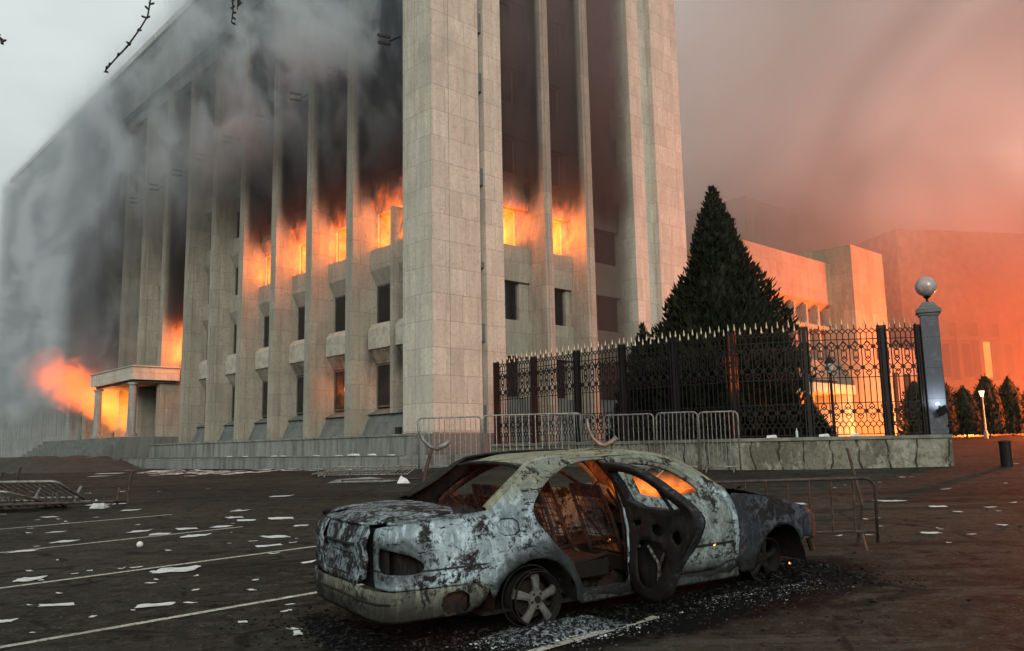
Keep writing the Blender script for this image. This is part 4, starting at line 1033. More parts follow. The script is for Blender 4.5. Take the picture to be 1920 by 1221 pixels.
# rear deck (top of the boot) and the rear face
def deckmap(u, v):
    k = abs(v) / .8; edge = sst(-u, 1.12, 1.30)
    return Vector((u + .10 * k ** 3 * sst(-u, .9, 1.25), -v, itp(u, [-1.3, -1.1, -.8, -.45], [.895, .915, .928, .938]) + .022 * (1 - k * k) - .03 * edge + dent(u, v, .8)))
sheet('boot_lid', [(-1.27, -.56), (-1.31, 0), (-1.27, .56), (-1.0, .62), (-.5, .66), (-.50, -.66), (-1.0, -.62)], [[(-1.20, -.50), (-1.22, -.30), (-1.08, -.28), (-1.05, -.46)]], deckmap, M['rear'], car, .05, .016, .005, 8)
for s_ in (1, -1):
    sheet('deck_edge', [(-1.22, .575 * s_), (-1.16, .76 * s_), (-1.0, .80 * s_), (-.7, .82 * s_), (-.45, .825 * s_), (-.45, .675 * s_), (-1.0, .635 * s_)], [], lambda u, v: deckmap(u, v) + Vector((0, 0, -.012)), M['rear'], car, .05, .016, 0, 11)
def rearmap(v, w):
    k = abs(v) / .75; return Vector((-1.275 - .035 * (1 - k * k) + .05 * sst(w, .80, .90) - .015 * math.exp(-((w - .74) / .02) ** 2) + .02 * math.exp(-((w - .66) / .05) ** 2) * (1 if abs(v) < .3 else .2) + dent(v, w, .9), -v, w))
sheet('boot_face', [(-.60, .45), (-.60, .88), (-.2, .893), (.2, .893), (.535, .88), (.55, .7), (.52, .45), (0, .44)], [[(-.34, .895), (-.40, .70), (-.34, .66), (-.27, .68), (-.26, .89)]], rearmap, M['rear'], car, .05, .016, .004, 31)
mb = MB(); mb.tube([rearmap(v, .735) + Vector((-.012, 0, 0)) for v in (-.26, -.1, .05, .2, .34)], .012, 6); mb.tube([rearmap(v, .655) + Vector((-.004, 0, 0)) for v in (-.26, 0, .26)], .008, 6)
mb.tube([rearmap(v, .50) + Vector((-.004, 0, 0)) for v in (-.26, 0, .26)], .008, 6); mb.build('lid_trim', M['char'], car)
mb = MB(); mb.box(-1.2, -.45, -.62, .62, .44, .46); mb.box(-.98, -.94, -.80, .80, .3, .86); mb.box(-1.22, -1.19, -.72, .72, .42, .86); mb.box(-.46, -.44, -.7, .7, .2, .86); mb.box(-1.15, -.95, .62, .74, .5, .75); mb.box(-1.15, -.95, -.74, -.62, .5, .75); mb.build('boot_floor', M['char'], car)
# rear bumper wraps round the corners
def bumpmap(t_, w):
    # t_ runs along the bumper: 0 = middle, + = near side
    s_ = 1 if t_ >= 0 else -1; a = abs(t_); bul = .012 * math.exp(-((w - .36) / .07) ** 2) - .05 * sst(.25 - w, 0, .10)
    if a < .66: u, v = -1.30 + .04 * (a / .66) ** 2, a
    elif a < .97:
        th = (a - .66) / .31 * math.pi / 2; u, v = -1.26 + .19 - .19 * math.cos(th), .66 + .185 * math.sin(th)
    else: u, v = -1.07 + (a - .97), .845 + .045 * sst(a, .97, 1.5)
    r_ = Vector((u, 0, 0)); n_ = Vector((-1, 0, 0)) if a < .66 else (Vector((-math.cos((min(a, .97) - .66) / .31 * 1.57), math.sin((min(a, .97) - .66) / .31 * 1.57), 0)))
    q = Vector((u + n_.x * bul, v + n_.y * bul, w))
    return Vector((q.x, -s_ * q.y - dent(t_, w) * s_ * (a > .8), q.z - .015 * math.exp(-((a - .5) / .3) ** 2)))
sheet('rear_bumper', [(-1.50, .43), (-1.4, .28), (-1.2, .24), (-.6, .215), (0, .20), (.6, .21), (1.2, .215), (1.48, .24), (1.58, .33), (1.60, .432), (1.2, .428), (.6, .435), (0, .43), (-.8, .43)],
      [[(1.20, .385), (1.42, .39), (1.43, .235), (1.21, .225)]], bumpmap, M['bumper'], car, .045, .02, .008, 44)
mb = MB(); mb.tube([bumpmap(t_, .345) + Vector((-.012 if abs(t_) < .9 else 0, 0, 0)) for t_ in [-1.3 + .1 * i for i in range(24)]], .010, 6); mb.build('bumper_strip', M['char'], car)
mb = MB(); mb.box(-.90, -.60, -.82, -.78, .2, .42); mb.tube([(-.8, -.80, .26), (-.72, -.79, .36), (-.66, -.80, .29)], .02, 6); mb.build('silencer', M['rust'], car)
light('POINT', (-.78, -.66, .30), 1.0, (1, .12, .03), .05, car)
# floor, bulkheads, shelf, dashboard
mb = MB(); mb.box(-.44, 2.3, -.78, .78, .15, .18); mb.box(.3, 2.2, -.09, .09, .18, .34); mb.build('floor_pan', M['char'], car)
def crumple(x0, x1, y0, y1, z, amp, m, name, sc_=6, seed=0, step=.05, zf=None):
    nx = int((x1 - x0) / step); ny = int((y1 - y0) / step); vs = []
    for j in range(ny + 1):
        for i in range(nx + 1):
            x = x0 + (x1 - x0) * i / nx; y = y0 + (y1 - y0) * j / ny
            h = noise.fractal(Vector((x * sc_, y * sc_, seed)), .6, 2.2, 4) * amp
            vs.append((x, y, (zf(x, y) if zf else z) + h))
    mb = MB(); mb.add(vs, [(j * (nx + 1) + i, j * (nx + 1) + i + 1, (j + 1) * (nx + 1) + i + 1, (j + 1) * (nx + 1) + i) for j in range(ny) for i in range(nx)])
    return mb.build(name, m, car)
crumple(.35, 2.2, -.74, .74, .23, .07, M['rust'], 'floor_debris', 7, 3, .035)
crumple(-.50, .12, -.62, .62, .87, .05, M['char'], 'parcel_shelf', 8, 5, .03, lambda x, y: .90 - .06 * sst(x, -.4, .1))
mb = MB(); mb.box(2.24, 2.28, -.8, .8, .18, .88); mb.build('bulkhead', M['char'], car)
crumple(1.86, 2.42, -.74, .74, .86, .05, M['rust'], 'dashboard', 7, 8, .03, lambda x, y: .74 + .16 * sst(x, 1.84, 2.1))
mb = MB(); mb.box(1.95, 2.24, -.72, .72, .55, .80); mb.tube([(1.95, .36, .66), (1.72, .36, .82)], .02, 7); ang = [2 * math.pi * k / 20 for k in range(21)]
mb.tube([Vector((1.70, .36, .84)) + Vector((-.05, 0, .17)) * math.sin(a) + Vector((0, .18, 0)) * math.cos(a) for a in ang], .012, 6, False); mb.build('steering_column', M['char'], car)
# seat frames
def seat(cx, cyy, lean=.25, w=.24):
    e = empty('seat', (cx, cyy, .2)); e.parent = car
    mb = MB(); up_ = Vector((-lean, 0, .62)); b0 = Vector((-.02, 0, .26))
    for s2 in (-1, 1):
        mb.tube([b0 + Vector((0, s2 * w, -.04)), b0 + Vector((0, s2 * w, 0)) + up_ * .5, b0 + Vector((0, s2 * w * .9, 0)) + up_ * .95], [.022, .018, .014], 7)
        mb.tube([b0 + Vector((.0, s2 * w, -.02)), b0 + Vector((.24, s2 * w, -.02)), b0 + Vector((.50, s2 * w, .02))], .02, 6)
    mb.tube([b0 + up_ * .95 + Vector((0, y, 0)) for y in (-w * .9, 0, w * .9)], .016, 6); mb.build('frame', M['rust'], e)
    mb = MB(); mb.obox(b0 + up_ * .86, Vector((0, 1, 0)), up_.normalized(), up_.normalized().cross(Vector((0, 1, 0))), w * .95, .05, .008)
    for k in range(7): mb.tube([b0 + up_ * (.12 + .1 * k) + Vector((.0, y, 0)) + Vector((.02 * math.sin(y * 40), 0, 0)) for y in [-w + w * .2 * i for i in range(11)]], .004, 4)
    for k in range(-2, 3): mb.tube([b0 + Vector((0, k * w * .36, 0)) + up_ * q for q in (0, .4, .85)], .005, 4)
    mb.build('spring_back', M['rust'], e)
    mb = MB(); mb.box(-.05, .48, -w - .02, w + .02, .10, .24); mb.box(-.03, .46, -w, w, .24, .26); mb.build('base', M['char'], e, bevel=.01)
seat(1.12, -.40); seat(1.12, .40)
seat(.40, -.40, .17, .28); seat(.42, .30, .17, .28)
for pts_, r_ in (([(1.28, -.60, .30), (1.22, -.66, .62), (.98, -.58, 1.02)], .014), ([(.95, -.1, .9), (1.3, -.2, .45)], .012), ([(.62, -.3, .85), (.80, -.28, .5), (.9, -.35, .4)], .010), ([(1.15, .62, 1.22), (1.6, .70, .98), (1.95, .72, .80)], .018)):
    mb = MB(); mb.tube(pts_, r_, 6); mb.build('bracket', M['rust'], car)
# far side centre post, thick and glowing from the fire
mb = MB(); mb.tube([(1.02, .60, 1.27), (1.03, .70, 1.05), (1.04, .80, .8), (1.04, .84, .3)], [.045, .05, .055, .06], 8); mb.build('centre_post', M['rust'], car, smooth=True); mb = MB(); mb.tube([(1.02, -.60, 1.27), (1.01, -.72, 1.0), (1.01, -.80, .75), (1.02, -.82, .3)], [.035, .04, .045, .05], 8); mb.build('centre_post', M['rust'], car, smooth=True)
mb = MB(); mb.bar((1.42, .36, 1.30), (1.80, .50, 1.0), .10, .02, (0, 1, 0)); mb.build('hanging_trim', M['rust'], car)
# the open rear door, hinged at the centre post
dr = empty('rear_door', (1.0, -.865, 0)); dr.parent = car; dr.rotation_euler = (0, 0, R(-98)); dr['label'] = 'open rear door, charred black inside'
# local frame: +x runs from the hinge to the free edge
DO = [(1.02 - u, w) for u, w in REAR_OP]
def dmap(off):
    def g(s, w):
        t_ = 0.0 if w < .9 else (smooth_itp(.9, *BW) - smooth_itp(w, *BW)) * .95
        return Vector((s, off - t_ + .02 * noise.noise(Vector((s * 5, w * 5, off))), w - .03))
    return g
DO2 = [(.03, .22), (.02, .5), (.02, .9), (.03, 1.1), (.04, 1.30), (.16, 1.305), (.36, 1.295), (.56, 1.255), (.72, 1.18), (.86, 1.09), (.97, 1.0), (1.02, .92), (1.03, .86), (.98, .77), (.88, .66), (.77, .56), (.69, .48), (.63, .38), (.57, .27), (.47, .20), (.25, .19)]
WD = [(.10, .93), (.10, 1.12), (.11, 1.235), (.19, 1.24), (.37, 1.232), (.52, 1.20), (.66, 1.135), (.78, 1.055), (.88, .94)]
sheet('skin', DO2, [WD], dmap(.02), M['char'], dr, .045, .014, .003, 51)
H1 = [(.16, .62), (.30, .68), (.52, .66), (.60, .58), (.52, .40), (.36, .28), (.20, .30), (.15, .44)]
H2 = [(.40, .80), (.50, .82), (.58, .76), (.52, .71), (.42, .73)]; H3 = [(.66, .74), (.78, .80), (.84, .72), (.74, .66)]
sheet('inner_panel', DO2, [WD, H1, H2, H3, [(.10, .80), (.26, .83), (.28, .79), (.11, .76)]], dmap(-.05), M['char'], dr, .04, .012, .005, 57)
mb = MB(); E_ = [dmap(-.015)(s, w) for s, w in dense(chaikin(DO2), .05)]; vs = []
g1 = dmap(.02); g2 = dmap(-.05); lp = dense(chaikin(DO2), .045)
for s, w in lp: vs += [g1(s, w), g2(s, w)]
n = len(lp); mb.add(vs, [(2 * i, 2 * ((i + 1) % n), 2 * ((i + 1) % n) + 1, 2 * i + 1) for i in range(n)])
lw = dense(chaikin(WD), .045); vs = []
for s, w in lw: vs += [g1(s, w), g2(s, w)]
n = len(lw); mb.add(vs, [(2 * i, 2 * ((i + 1) % n), 2 * ((i + 1) % n) + 1, 2 * i + 1) for i in range(n)])
gd = dmap(-.02); mb.bar(gd(.66, 1.16), gd(.70, .93), .03, .025); mb.build('door_edge', M['wing'], dr)
mb = MB(); g = dmap(-.02); mb.tube([g(.30, .62), g(.42, .5), g(.48, .33)], .012, 6); mb.tube([g(.55, .6), g(.44, .48), g(.42, .30)], .014, 6); mb.tube([g(.05, .62), g(.16, .60)], .015, 6); mb.tube([g(.12, .90), g(.80, .90)], .012, 6); mb.build('winder_rail', M['bumper'], dr)
# bonnet, nose and engine bay
def hoodmap(u, v):
    k = abs(v) / .7; return Vector((u - .12 * k * k * sst(u, 3.1, 3.5), -v, itp(u, [2.25, 2.49, 2.89, 3.29, 3.52], [.935, .905, .835, .74, .655]) + .035 * (1 - k * k) + .03 * noise.noise(Vector((u * 4, v * 4, 1))) + .012 * noise.noise(Vector((u * 13, v * 13, 1)))))
sheet('bonnet', [(2.40, -.60), (2.36, 0), (2.40, .60), (2.8, .69), (3.2, .70), (3.48, .62), (3.58, 0), (3.48, -.62), (3.2, -.70), (2.8, -.69)], [[(2.5, -.3), (2.55, .1), (2.75, .2), (2.8, -.2)]], hoodmap, M['char'], car, .05, .014, .012, 61)
crumple(2.28, 2.62, -.68, .68, .93, .045, M['char'], 'scuttle', 9, 15, .03)
mb = MB(); mb.box(2.5, 3.3, -.42, .42, .3, .72); mb.box(3.40, 3.46, -.66, .66, .30, .60); mb.box(3.46, 3.62, -.55, .55, .36, .46); mb.build('engine_block', M['char'], car, bevel=.03)
mb = MB()
for s2 in (-1, 1):
    mb.tube([(3.46, s2 * .60, .58), (3.55, s2 * .56, .50), (3.50, s2 * .55, .38), (3.56, s2 * .50, .30)], [.05, .06, .05, .02], 7)
mb.tube([(3.62, -.66, .40), (3.66, -.3, .36), (3.66, .3, .37), (3.6, .66, .41)], .03, 7); mb.tube([(3.5, -.7, .36), (3.52, -.72, .24)], .03, 6); mb.build('bumper_beam', M['char'], car)
mb = MB(); mb.tube([(2.50, .55, .94), (2.62, .48, 1.06)], .012, 6); mb.build('wiper_arm', M['steel'], car)
# wheels: bare rims
def wheel(cu, cv, s_, m, hub=True, camber=0.0, steer=0.0):
    e = empty('wheel', (cu, -s_ * cv, .225)); e.parent = car; e.rotation_euler = (R(90) * 1 + camber * s_, 0, steer)
    sg = s_
    mb = MB(); vs = []; prof = [(.20, -.10), (.222, -.09), (.205, -.07), (.195, 0), (.205, .06), (.224, .075), (.218, .09)]
    n = 36
    for r_, z_ in prof:
        for k in range(n): a = 2 * math.pi * k / n; vs.append((r_ * math.cos(a), r_ * math.sin(a), z_ * 1))
    fs = [(i * n + k, i * n + (k + 1) % n, (i + 1) * n + (k + 1) % n, (i + 1) * n + k) for i in range(len(prof) - 1) for k in range(n)]
    mb.add(vs, fs); o_ = mb.build('rim', M['char'] if hub or m is M['alu'] else m, e, smooth=True); md = o_.modifiers.new('thickness', 'SOLIDIFY'); md.thickness = .008
    zf = .06
    mb = MB()
    for k in range(5):
        a = 2 * math.pi * k / 5 + R(90); ca, sa = math.cos(a), math.sin(a)
        def P(r_, t_, z_): return (r_ * ca - t_ * sa, r_ * sa + t_ * ca, z_)
        pr = [(.035, .032, zf - .01), (.09, .027, zf + .006), (.15, .031, zf + .002), (.212, .040, zf - .02)]
        vs = []
        for r_, hw, z_ in pr: vs += [P(r_, -hw, z_ - .03), P(r_, -hw, z_ - .004), P(r_, -hw * .4, z_ + .008), P(r_, hw * .4, z_ + .008), P(r_, hw, z_ - .004), P(r_, hw, z_ - .03)]
        fs = []
        for i in range(3):
            for j in range(5): q = 6 * i + j; fs.append((q, q + 1, q + 7, q + 6))
        fs += [tuple(range(6)), tuple(range(18, 24))[::-1]]
        mb.add(vs, fs)
    mb.lathe((0, 0, zf - .03), [(.075, 0), (.078, .02), (.06, .034), (.034, .036)], 24); mb.build('spokes', m, e)
    mb = MB(); mb.lathe((0, 0, zf - .01), [(.030, 0), (.030, .022), (.022, .026)], 12)
    for k in range(5):
        a = 2 * math.pi * k / 5 + R(54); mb.lathe((.052 * math.cos(a), .052 * math.sin(a), zf - .01), [(.010, 0), (.010, .02)], 8)
    mb.build('hub', M['char'], e)
    mb = MB(); mb.lathe((0, 0, -.04), [(.15, 0), (.15, .012)], 28); mb.build('brake_disc', M['rust'], e)
    return e
wheel(0.02, .79, 1, M['alu'], False, -.05)
wheel(0.0, .79, -1, M['char'], False); wheel(2.85, .60, 1, M['char'], False, .2); wheel(2.85, .79, -1, M['char'], False)
for q in [c for c in children(car) if c.name.startswith('wheel') and c.type == 'EMPTY' and c.location.y > 0]: q.rotation_euler.x = R(-90)
# steel bead wire left of the burnt tyre
mb = MB()
for k, (r_, dx, dz, th) in enumerate(((.262, -.07, .02, .006), (.235, -.03, .01, .004))):
    pts = []
    for i in range(33):
        a = 2 * math.pi * i / 32; pts.append((.02 + dx + r_ * 1.02 * math.cos(a), -.84 - .02 * k + .03 * math.cos(a), .245 + dz + r_ * .9 * math.sin(a)))
    mb.tube(pts, th, 5, False)
mb.build('tyre_wire', M['char'], car)
# fire still burning inside
light('POINT', (2.02, .1, 1.0), 17, (1, .22, .03), .10, car); light('POINT', (1.55, .30, 1.02), 3, (1, .28, .05), .08, car)
light('POINT', (.75, .1, .70), 2.6, (1, .16, .05), .15, car); light('POINT', (1.45, -.55, .38), 1.5, (1, .25, .05), .05, car); light('POINT', (-.1, .45, 1.05), .35, (1, .12, .03), .1, car)
t = NT('glowing embers'); e = t.n('ShaderNodeEmission'); t.set(e.inputs['Color'], t.mix(t.ss(t.noise(t.obj(), 30, 3), .4, .6), (1, .16, .02), (1, .55, .18))); t.set(e.inputs['Strength'], t.mul(t.ss(t.noise(t.obj(), 45, 3), .45, .62), 5.0)); t.t.links.new(e.outputs[0], t.out.inputs['Surface']); M['ember'] = t.m
mb = MB(); rr_ = random.Random(4)
for i in range(26):
    c = Vector((rr_.gauss(1.36, .10), rr_.gauss(-.45, .1), .28 + abs(rr_.gauss(0, .14)) if i % 2 else rr_.gauss(.84, .04))); s = rr_.uniform(.005, .013); mb.obox(c, Vector((1, 0, 0)), Vector((0, 1, 0)), Vector((0, 0, 1)), s, s * .8, s * 1.2)
for p in ((1.93, -.92, .475), (3.17, -.72, .15), (2.72, -.80, .50), (2.1, -.91, .50), (-.86, -.84, .25)):
    mb.obox(p, Vector((1, 0, 0)), Vector((0, 1, 0)), Vector((0, 0, 1)), .011, .008, .011)
mb.build('ember', M['ember'], car)
def sm_c(t, o, X, Y, Z):
    n = t.noise(t.comb(X, Y, t.mul(Z, .55)), 6.0, 4, .6, .8)
    r2 = t.math('SQRT', t.add(t.mul(t.sub(X, 2.05), t.sub(X, 2.05), 2.6), t.mul(Y, Y, 1.6)))
    k = t.mul(t.ss(r2, .85, .3), t.ss(Z, .82, .92), t.ss(t.add(Z, t.mul(t.sub(n, .5), .5)), 1.12, .86), t.ss(n, .42, .6))
    return t.mul(k, 1.0), (.5, .4, .35), t.mul(k, 7.0), (1, .22, .025), 0
fv = vol_obj('flame', (1.4, -.62, .8), (2.7, .62, 1.2), vol_mat('car fire', sm_c, .5), label=None, kind=None) if 'vol_obj' in globals() else None
if fv: fv.parent = car
# ---------------------------------------------------------------- litter: papers, ash, charred scraps
PAP = [(528,931,22,4,0),(452,958,17,4,.1),(440,971,18,4,.1),(416,988,19,3,.2),(462,976,19,4,0),(527,972,26,5,.1),(565,986,15,3,0),(350,992,22,4,.15),(263,997,20,4,.05),(300,1002,20,4,.1),(368,1005,26,4,.0),(516,1007,25,4,0),(503,1024,28,3,.1),(107,998,14,5,0),(122,1016,19,4,-.1),(45,1034,21,4,0),(168,1071,6,3,0),(228,1067,7,3,.3),(334,1069,44,8,.05),(292,1135,38,6,.1),(107,1135,36,4,.15),(57,1087,28,6,.1),(8,1166,20,12,.3),(580,1055,14,5,.2),(367,1107,7,3,.0),(455,1167,10,3,0),(92,970,14,3,0),(245,957,18,6,.1),(184,947,22,9,.1),(225,945,14,5,.3),(556,1010,3,2,0),(1668,940,24,3,0),(1758,950,16,3,.2),(1795,960,9,3,0),(1745,1000,20,3,.1),(1857,952,8,2,0),(1880,985,10,3,.4),(1612,878,10,3,0),(1560,872,8,3,0),(1517,871,8,4,0),(1692,895,6,3,0),(1905,870,6,3,0),(1490,945,22,4,.2),(1780,1018,5,3,0),(205,888,26,4,0),(190,893,20,3,.1),(100,905,12,2,0),(30,887,9,2,0),(228,922,8,2,0),(745,900,12,4,0),(160,940,12,3,0)]
NMARK = 'torn'
PLAB = ['sheet', 'folded sheet', 'torn sheet', 'crumpled sheet']
PAPW = [(x, y, a, b, r) for x, y, a, b, r in PAP]
def ray_ground(px, py):
    d = _F + _Rx * ((px - 960) / 1554.4) - _Ux * ((py - 610.5) / 1554.4); O_ = Vector((0, 0, 1.627)); tt = 5.0
    for _ in range(60):
        p = O_ + d * tt; e = p.z - gz(p.x, p.y); 
        if abs(e) < 1e-4: break
        tt += e / max(.004, -(d.z - .027)) * .8; tt = max(1, min(tt, 300))
    return O_ + d * tt, tt
def nearby(px, py):
    if px < 290 and py < 975: return 'by the barrier pile at the left edge'
    if px > 1400: return 'on the open asphalt at the far right'
    if py < 920: return 'in the distance before the terrace'
    if py < 985: return 'between the farthest line and the car boot'
    if py < 1030: return 'by the second white parking line'
    if py < 1090: return 'near the third white parking line'
    return 'between the nearest parking lines'
def sheetpaper(c, yaw, L, W, curl, name, label, group, seed=0):
    r = random.Random(seed); nx, ny = 5, 4; vs = []; sk = r.random() ** 2; sk2 = r.uniform(-.5, .5)
    for j in range(ny + 1):
        for i in range(nx + 1):
            x = (i / nx - .5) * L; y = (j / ny - .5) * W * (1 - .5 * sk * i / nx) + .13 * W * r.uniform(-1, 1) * (j in (0, ny)); x += .05 * L * r.uniform(-1, 1) * (i in (0, nx)) + sk2 * y
            z = .006 + .4 * curl * (abs(x / L * 2) ** 2 * (x > 0) * .6 * (seed % 3 == 0) + .5 * abs(noise.noise(Vector((x * 7 + seed, y * 7, seed)))))
            ca, sa = math.cos(yaw), math.sin(yaw); vs.append((x * ca - y * sa, x * sa + y * ca, z))
    n = nx + 1; mb = MB(); mb.add(vs, [(j * n + i, j * n + i + 1, (j + 1) * n + i + 1, (j + 1) * n + i) for j in range(ny) for i in range(nx)])
    o = mb.build(name, M['paper'], smooth=False); o.location = (c[0], c[1], gz(c[0], c[1]))
    md = o.modifiers.new('thickness', 'SOLIDIFY'); md.thickness = .0015
    return tag(o, label, 'paper', group)
pr_ = random.Random(11); seen = {}
SC = []
for i in range(70):
    SC.append((pr_.uniform(5, 560) if i < 50 else pr_.uniform(1560, 1915), pr_.uniform(905, 1190) if i < 50 else pr_.uniform(880, 1010)))
ORD = ['first', 'second', 'third', 'fourth', 'fifth', 'sixth', 'seventh', 'eighth', 'ninth', 'tenth', 'eleventh', 'twelfth', 'thirteenth']
tot = {}
PAPW.sort(key=lambda p: p[0])
for p in PAPW: tot[nearby(p[0], p[1])] = tot.get(nearby(p[0], p[1]), 0) + 1
for i, (px, py, a, b, rr) in enumerate(PAPW):
    a *= .85; b *= .62
    P, tt = ray_ground(px, py); L = 2 * a / 1554.4 * tt; g = max(.05, (1.627 - P.z) / tt + .02); W = min(2 * b / 1554.4 * tt / g, L * 1.1)
    nb = nearby(px, py); k = seen.get(nb, 0); seen[nb] = k + 1
    kind = 'large' if L > .42 else ('small' if L < .2 else 'white')
    lab = f'{kind} paper {nb}, {ORD[k]} from left' if tot[nb] > 1 else f'{kind} paper sheet {nb}'
    sheetpaper((P.x, P.y), .05 + pr_.uniform(-.2, .2) + math.atan2(-P.x, P.y) * .6, L, max(W, .05), .01 + .05 * pr_.random(), 'paper_sheet', lab, 'papers strewn on the asphalt', i)
# thick drifts of paper before the terrace, each sheet on its own
for i in range(95):
    u = pr_.random()
    if i < 60: px = pr_.choice((pr_.gauss(310, 26), pr_.gauss(370, 36), pr_.gauss(430, 22))); py = 885.5 + pr_.gauss(0, 2.6)
    else: px = pr_.uniform(480, 700); py = 880 + pr_.gauss(0, 2.2)
    P, tt = ray_ground(px, py)
    sheetpaper((P.x, P.y), pr_.uniform(0, 3.1), pr_.uniform(.35, .8), pr_.uniform(.25, .55), .03 + .09 * pr_.random(), 'paper_sheet', 'white paper in the thick drift lying before the terrace step', 'papers drifted before the terrace', 100 + i)
for i, (Y, X, L) in enumerate(((3.6, -2.2, .5), (2.9, -1.9, .9), (6.1, -1.8, .35), (8.8, -2.0, .45), (10.6, -1.5, .4), (12.9, -1.9, .3), (15.2, -1.7, .4), (.2, -1.9, .4), (.9, -2.3, .3))):
    p = bw(X, Y, 0); r = random.Random(i); z = 1.372 if X < -2.3 else 1.334
    mb = MB(); h = .10 if i == 1 else .05; mb.add([(-L / 2, -.12, 0), (L / 2, -.1, 0), (L / 2 * .9, .14, 0), (-L / 2 * .8, .12, 0), (-L / 2 * .8, -.08, h), (L / 2 * .7, -.07, h * 1.1), (L / 2 * .6, .1, h * .8), (-L / 2 * .6, .09, h)], [(0, 3, 2, 1), (4, 5, 6, 7), (0, 1, 5, 4), (1, 2, 6, 5), (2, 3, 7, 6), (3, 0, 4, 7)])
    o = mb.build('paper_bundle', M['paper']); o.location = (p.x, p.y, 1.378 if X < -2.25 else 1.336); o.rotation_euler = (0, 0, BA + R(90) + r.uniform(-.2, .2)); tag(o, 'white paper bundle on the terrace step below the planter wall' if i != 1 else 'largest flat white bundle on the terrace step near the corner', 'paper', 'paper bundles on the terrace step')
# white pointed carton among the lying barriers and tented sheet on the left pile
for (px, py, s, lb) in ((757, 906, .26, 'white folded carton standing beside the upturned barrier post'), (185, 953, .24, 'white tented sheet standing on the papers by the left pile')):
    P, tt = ray_ground(px, py); mb = MB(); mb.add([(-s * .7, -.1, 0), (s * .8, -.15, 0), (s * .5, .3, 0), (-s * .5, .25, 0), (-s * .35, .02, s * .8), (s * .3, .08, s * .45)], [(0, 1, 5, 4), (1, 2, 5), (2, 3, 4, 5), (3, 0, 4), (0, 3, 2, 1)])
    o = mb.build('carton', M['paper']); o.location = (P.x, P.y, gz(P.x, P.y)); tag(o, lb, 'carton')
P, tt = ray_ground(262, 1027); mb = MB(); mb.lathe((0, 0, .045), [(.045 * math.sin(math.pi * (k + .3) / 12.6), -.045 * math.cos(math.pi * (k + .3) / 12.6)) for k in range(13)], 14)
o = mb.build('ball', M['paper'], smooth=True); o.location = (P.x, P.y, gz(P.x, P.y)); tag(o, 'small white ball lying alone between two parking lines', 'ball')
# torn pale board by the lying barrier
P, tt = ray_ground(680, 905); mb = MB(); mb.add([(-1.0, -.1, .02), (.6, -.2, .02), (1.05, -.05, .05), (.2, .12, .16), (-.8, .15, .1)], [(0, 1, 2, 3, 4)]); o = mb.build('board', M['plinth']); md = o.modifiers.new('thickness', 'SOLIDIFY'); md.thickness = .02
o.location = (P.x, P.y, gz(P.x, P.y)); tag(o, 'long torn pale board lying by the flat barrier behind the car', 'board')
# a couple of hundred charred flakes and ash under and round the car: nobody could count them
def scatter(name, N, fn, m, lo, hi, seed, label):
    r = random.Random(seed); mb = MB()
    for i in range(N):
        u, v = fn(r)
        a = _f * u - _l * v; x = -.309 + a.x; y = 7.566 + a.y; s = lo + (hi - lo) * r.random() ** 3
        z = gz(x, y) + s * .25; ax = Vector((r.uniform(-1, 1), r.uniform(-1, 1), r.uniform(-.5, .5))).normalized(); ay = ax.cross(Vector((0, 0, 1))).normalized(); az = ax.cross(ay)
        p = Vector((x, y, z)); vs = [p + ax * s * r.uniform(.6, 1.3), p + ay * s * r.uniform(.5, 1.1), p - ax * s * r.uniform(.5, 1.1), p - ay * s * r.uniform(.5, 1.2), p + az * s * r.uniform(.2, .6)]
        mb.add(vs, [(0, 1, 4), (1, 2, 4), (2, 3, 4), (3, 0, 4), (0, 3, 2, 1)])
    return tag(mb.build(name, m), label, None, None, 'stuff')
t = NT('charred scraps'); o = t.obj(); n = t.noise(o, 30, 4); M['scrap'] = t.pbr(t.mix(t.ss(n, .45, .65), (.006, .006, .006), (.05, .05, .047)), .8, 0, None, .06)
t = NT('ash and broken glass'); o = t.obj(); n = t.noise(o, 60, 3); M['ash'] = t.pbr(t.mix(t.ss(n, .4, .6), (.20, .225, .24), (.55, .60, .63)), .6, 0, None, .2)
scatter('debris', 5200, lambda r: (r.uniform(-1.5, 3.9), (.55 + abs(r.gauss(0, .36)) if r.random() < .8 else r.gauss(0, 1.0))), M['scrap'], .005, .030, 1, 'black charred scraps scattered round the burnt car')
scatter('debris', 2200, lambda r: (r.gauss(-1.3, .35), r.uniform(-1.1, 1.2)) if r.random() < .5 else (r.gauss(3.5, .45), r.gauss(.55, .5)), M['scrap'], .005, .028, 2, 'black charred scraps behind the boot and before the nose')
scatter('ash', 4200, lambda r: (r.gauss(.16, .30), .86 + abs(r.gauss(0, .20))), M['ash'], .004, .020, 3, 'pale ash and broken glass heaped at the rear wheel')
scatter('ash', 2000, lambda r: (r.uniform(-.6, 3.3), .85 + abs(r.gauss(0, .24))), M['ash'], .003, .011, 4, 'pale ash flecks along the near side of the car')
scatter('litter', 320, lambda r: (r.uniform(-2, 22), r.uniform(-3, 16)), M['scrap'], .01, .05, 5, 'dark grit and scraps scattered over the asphalt')
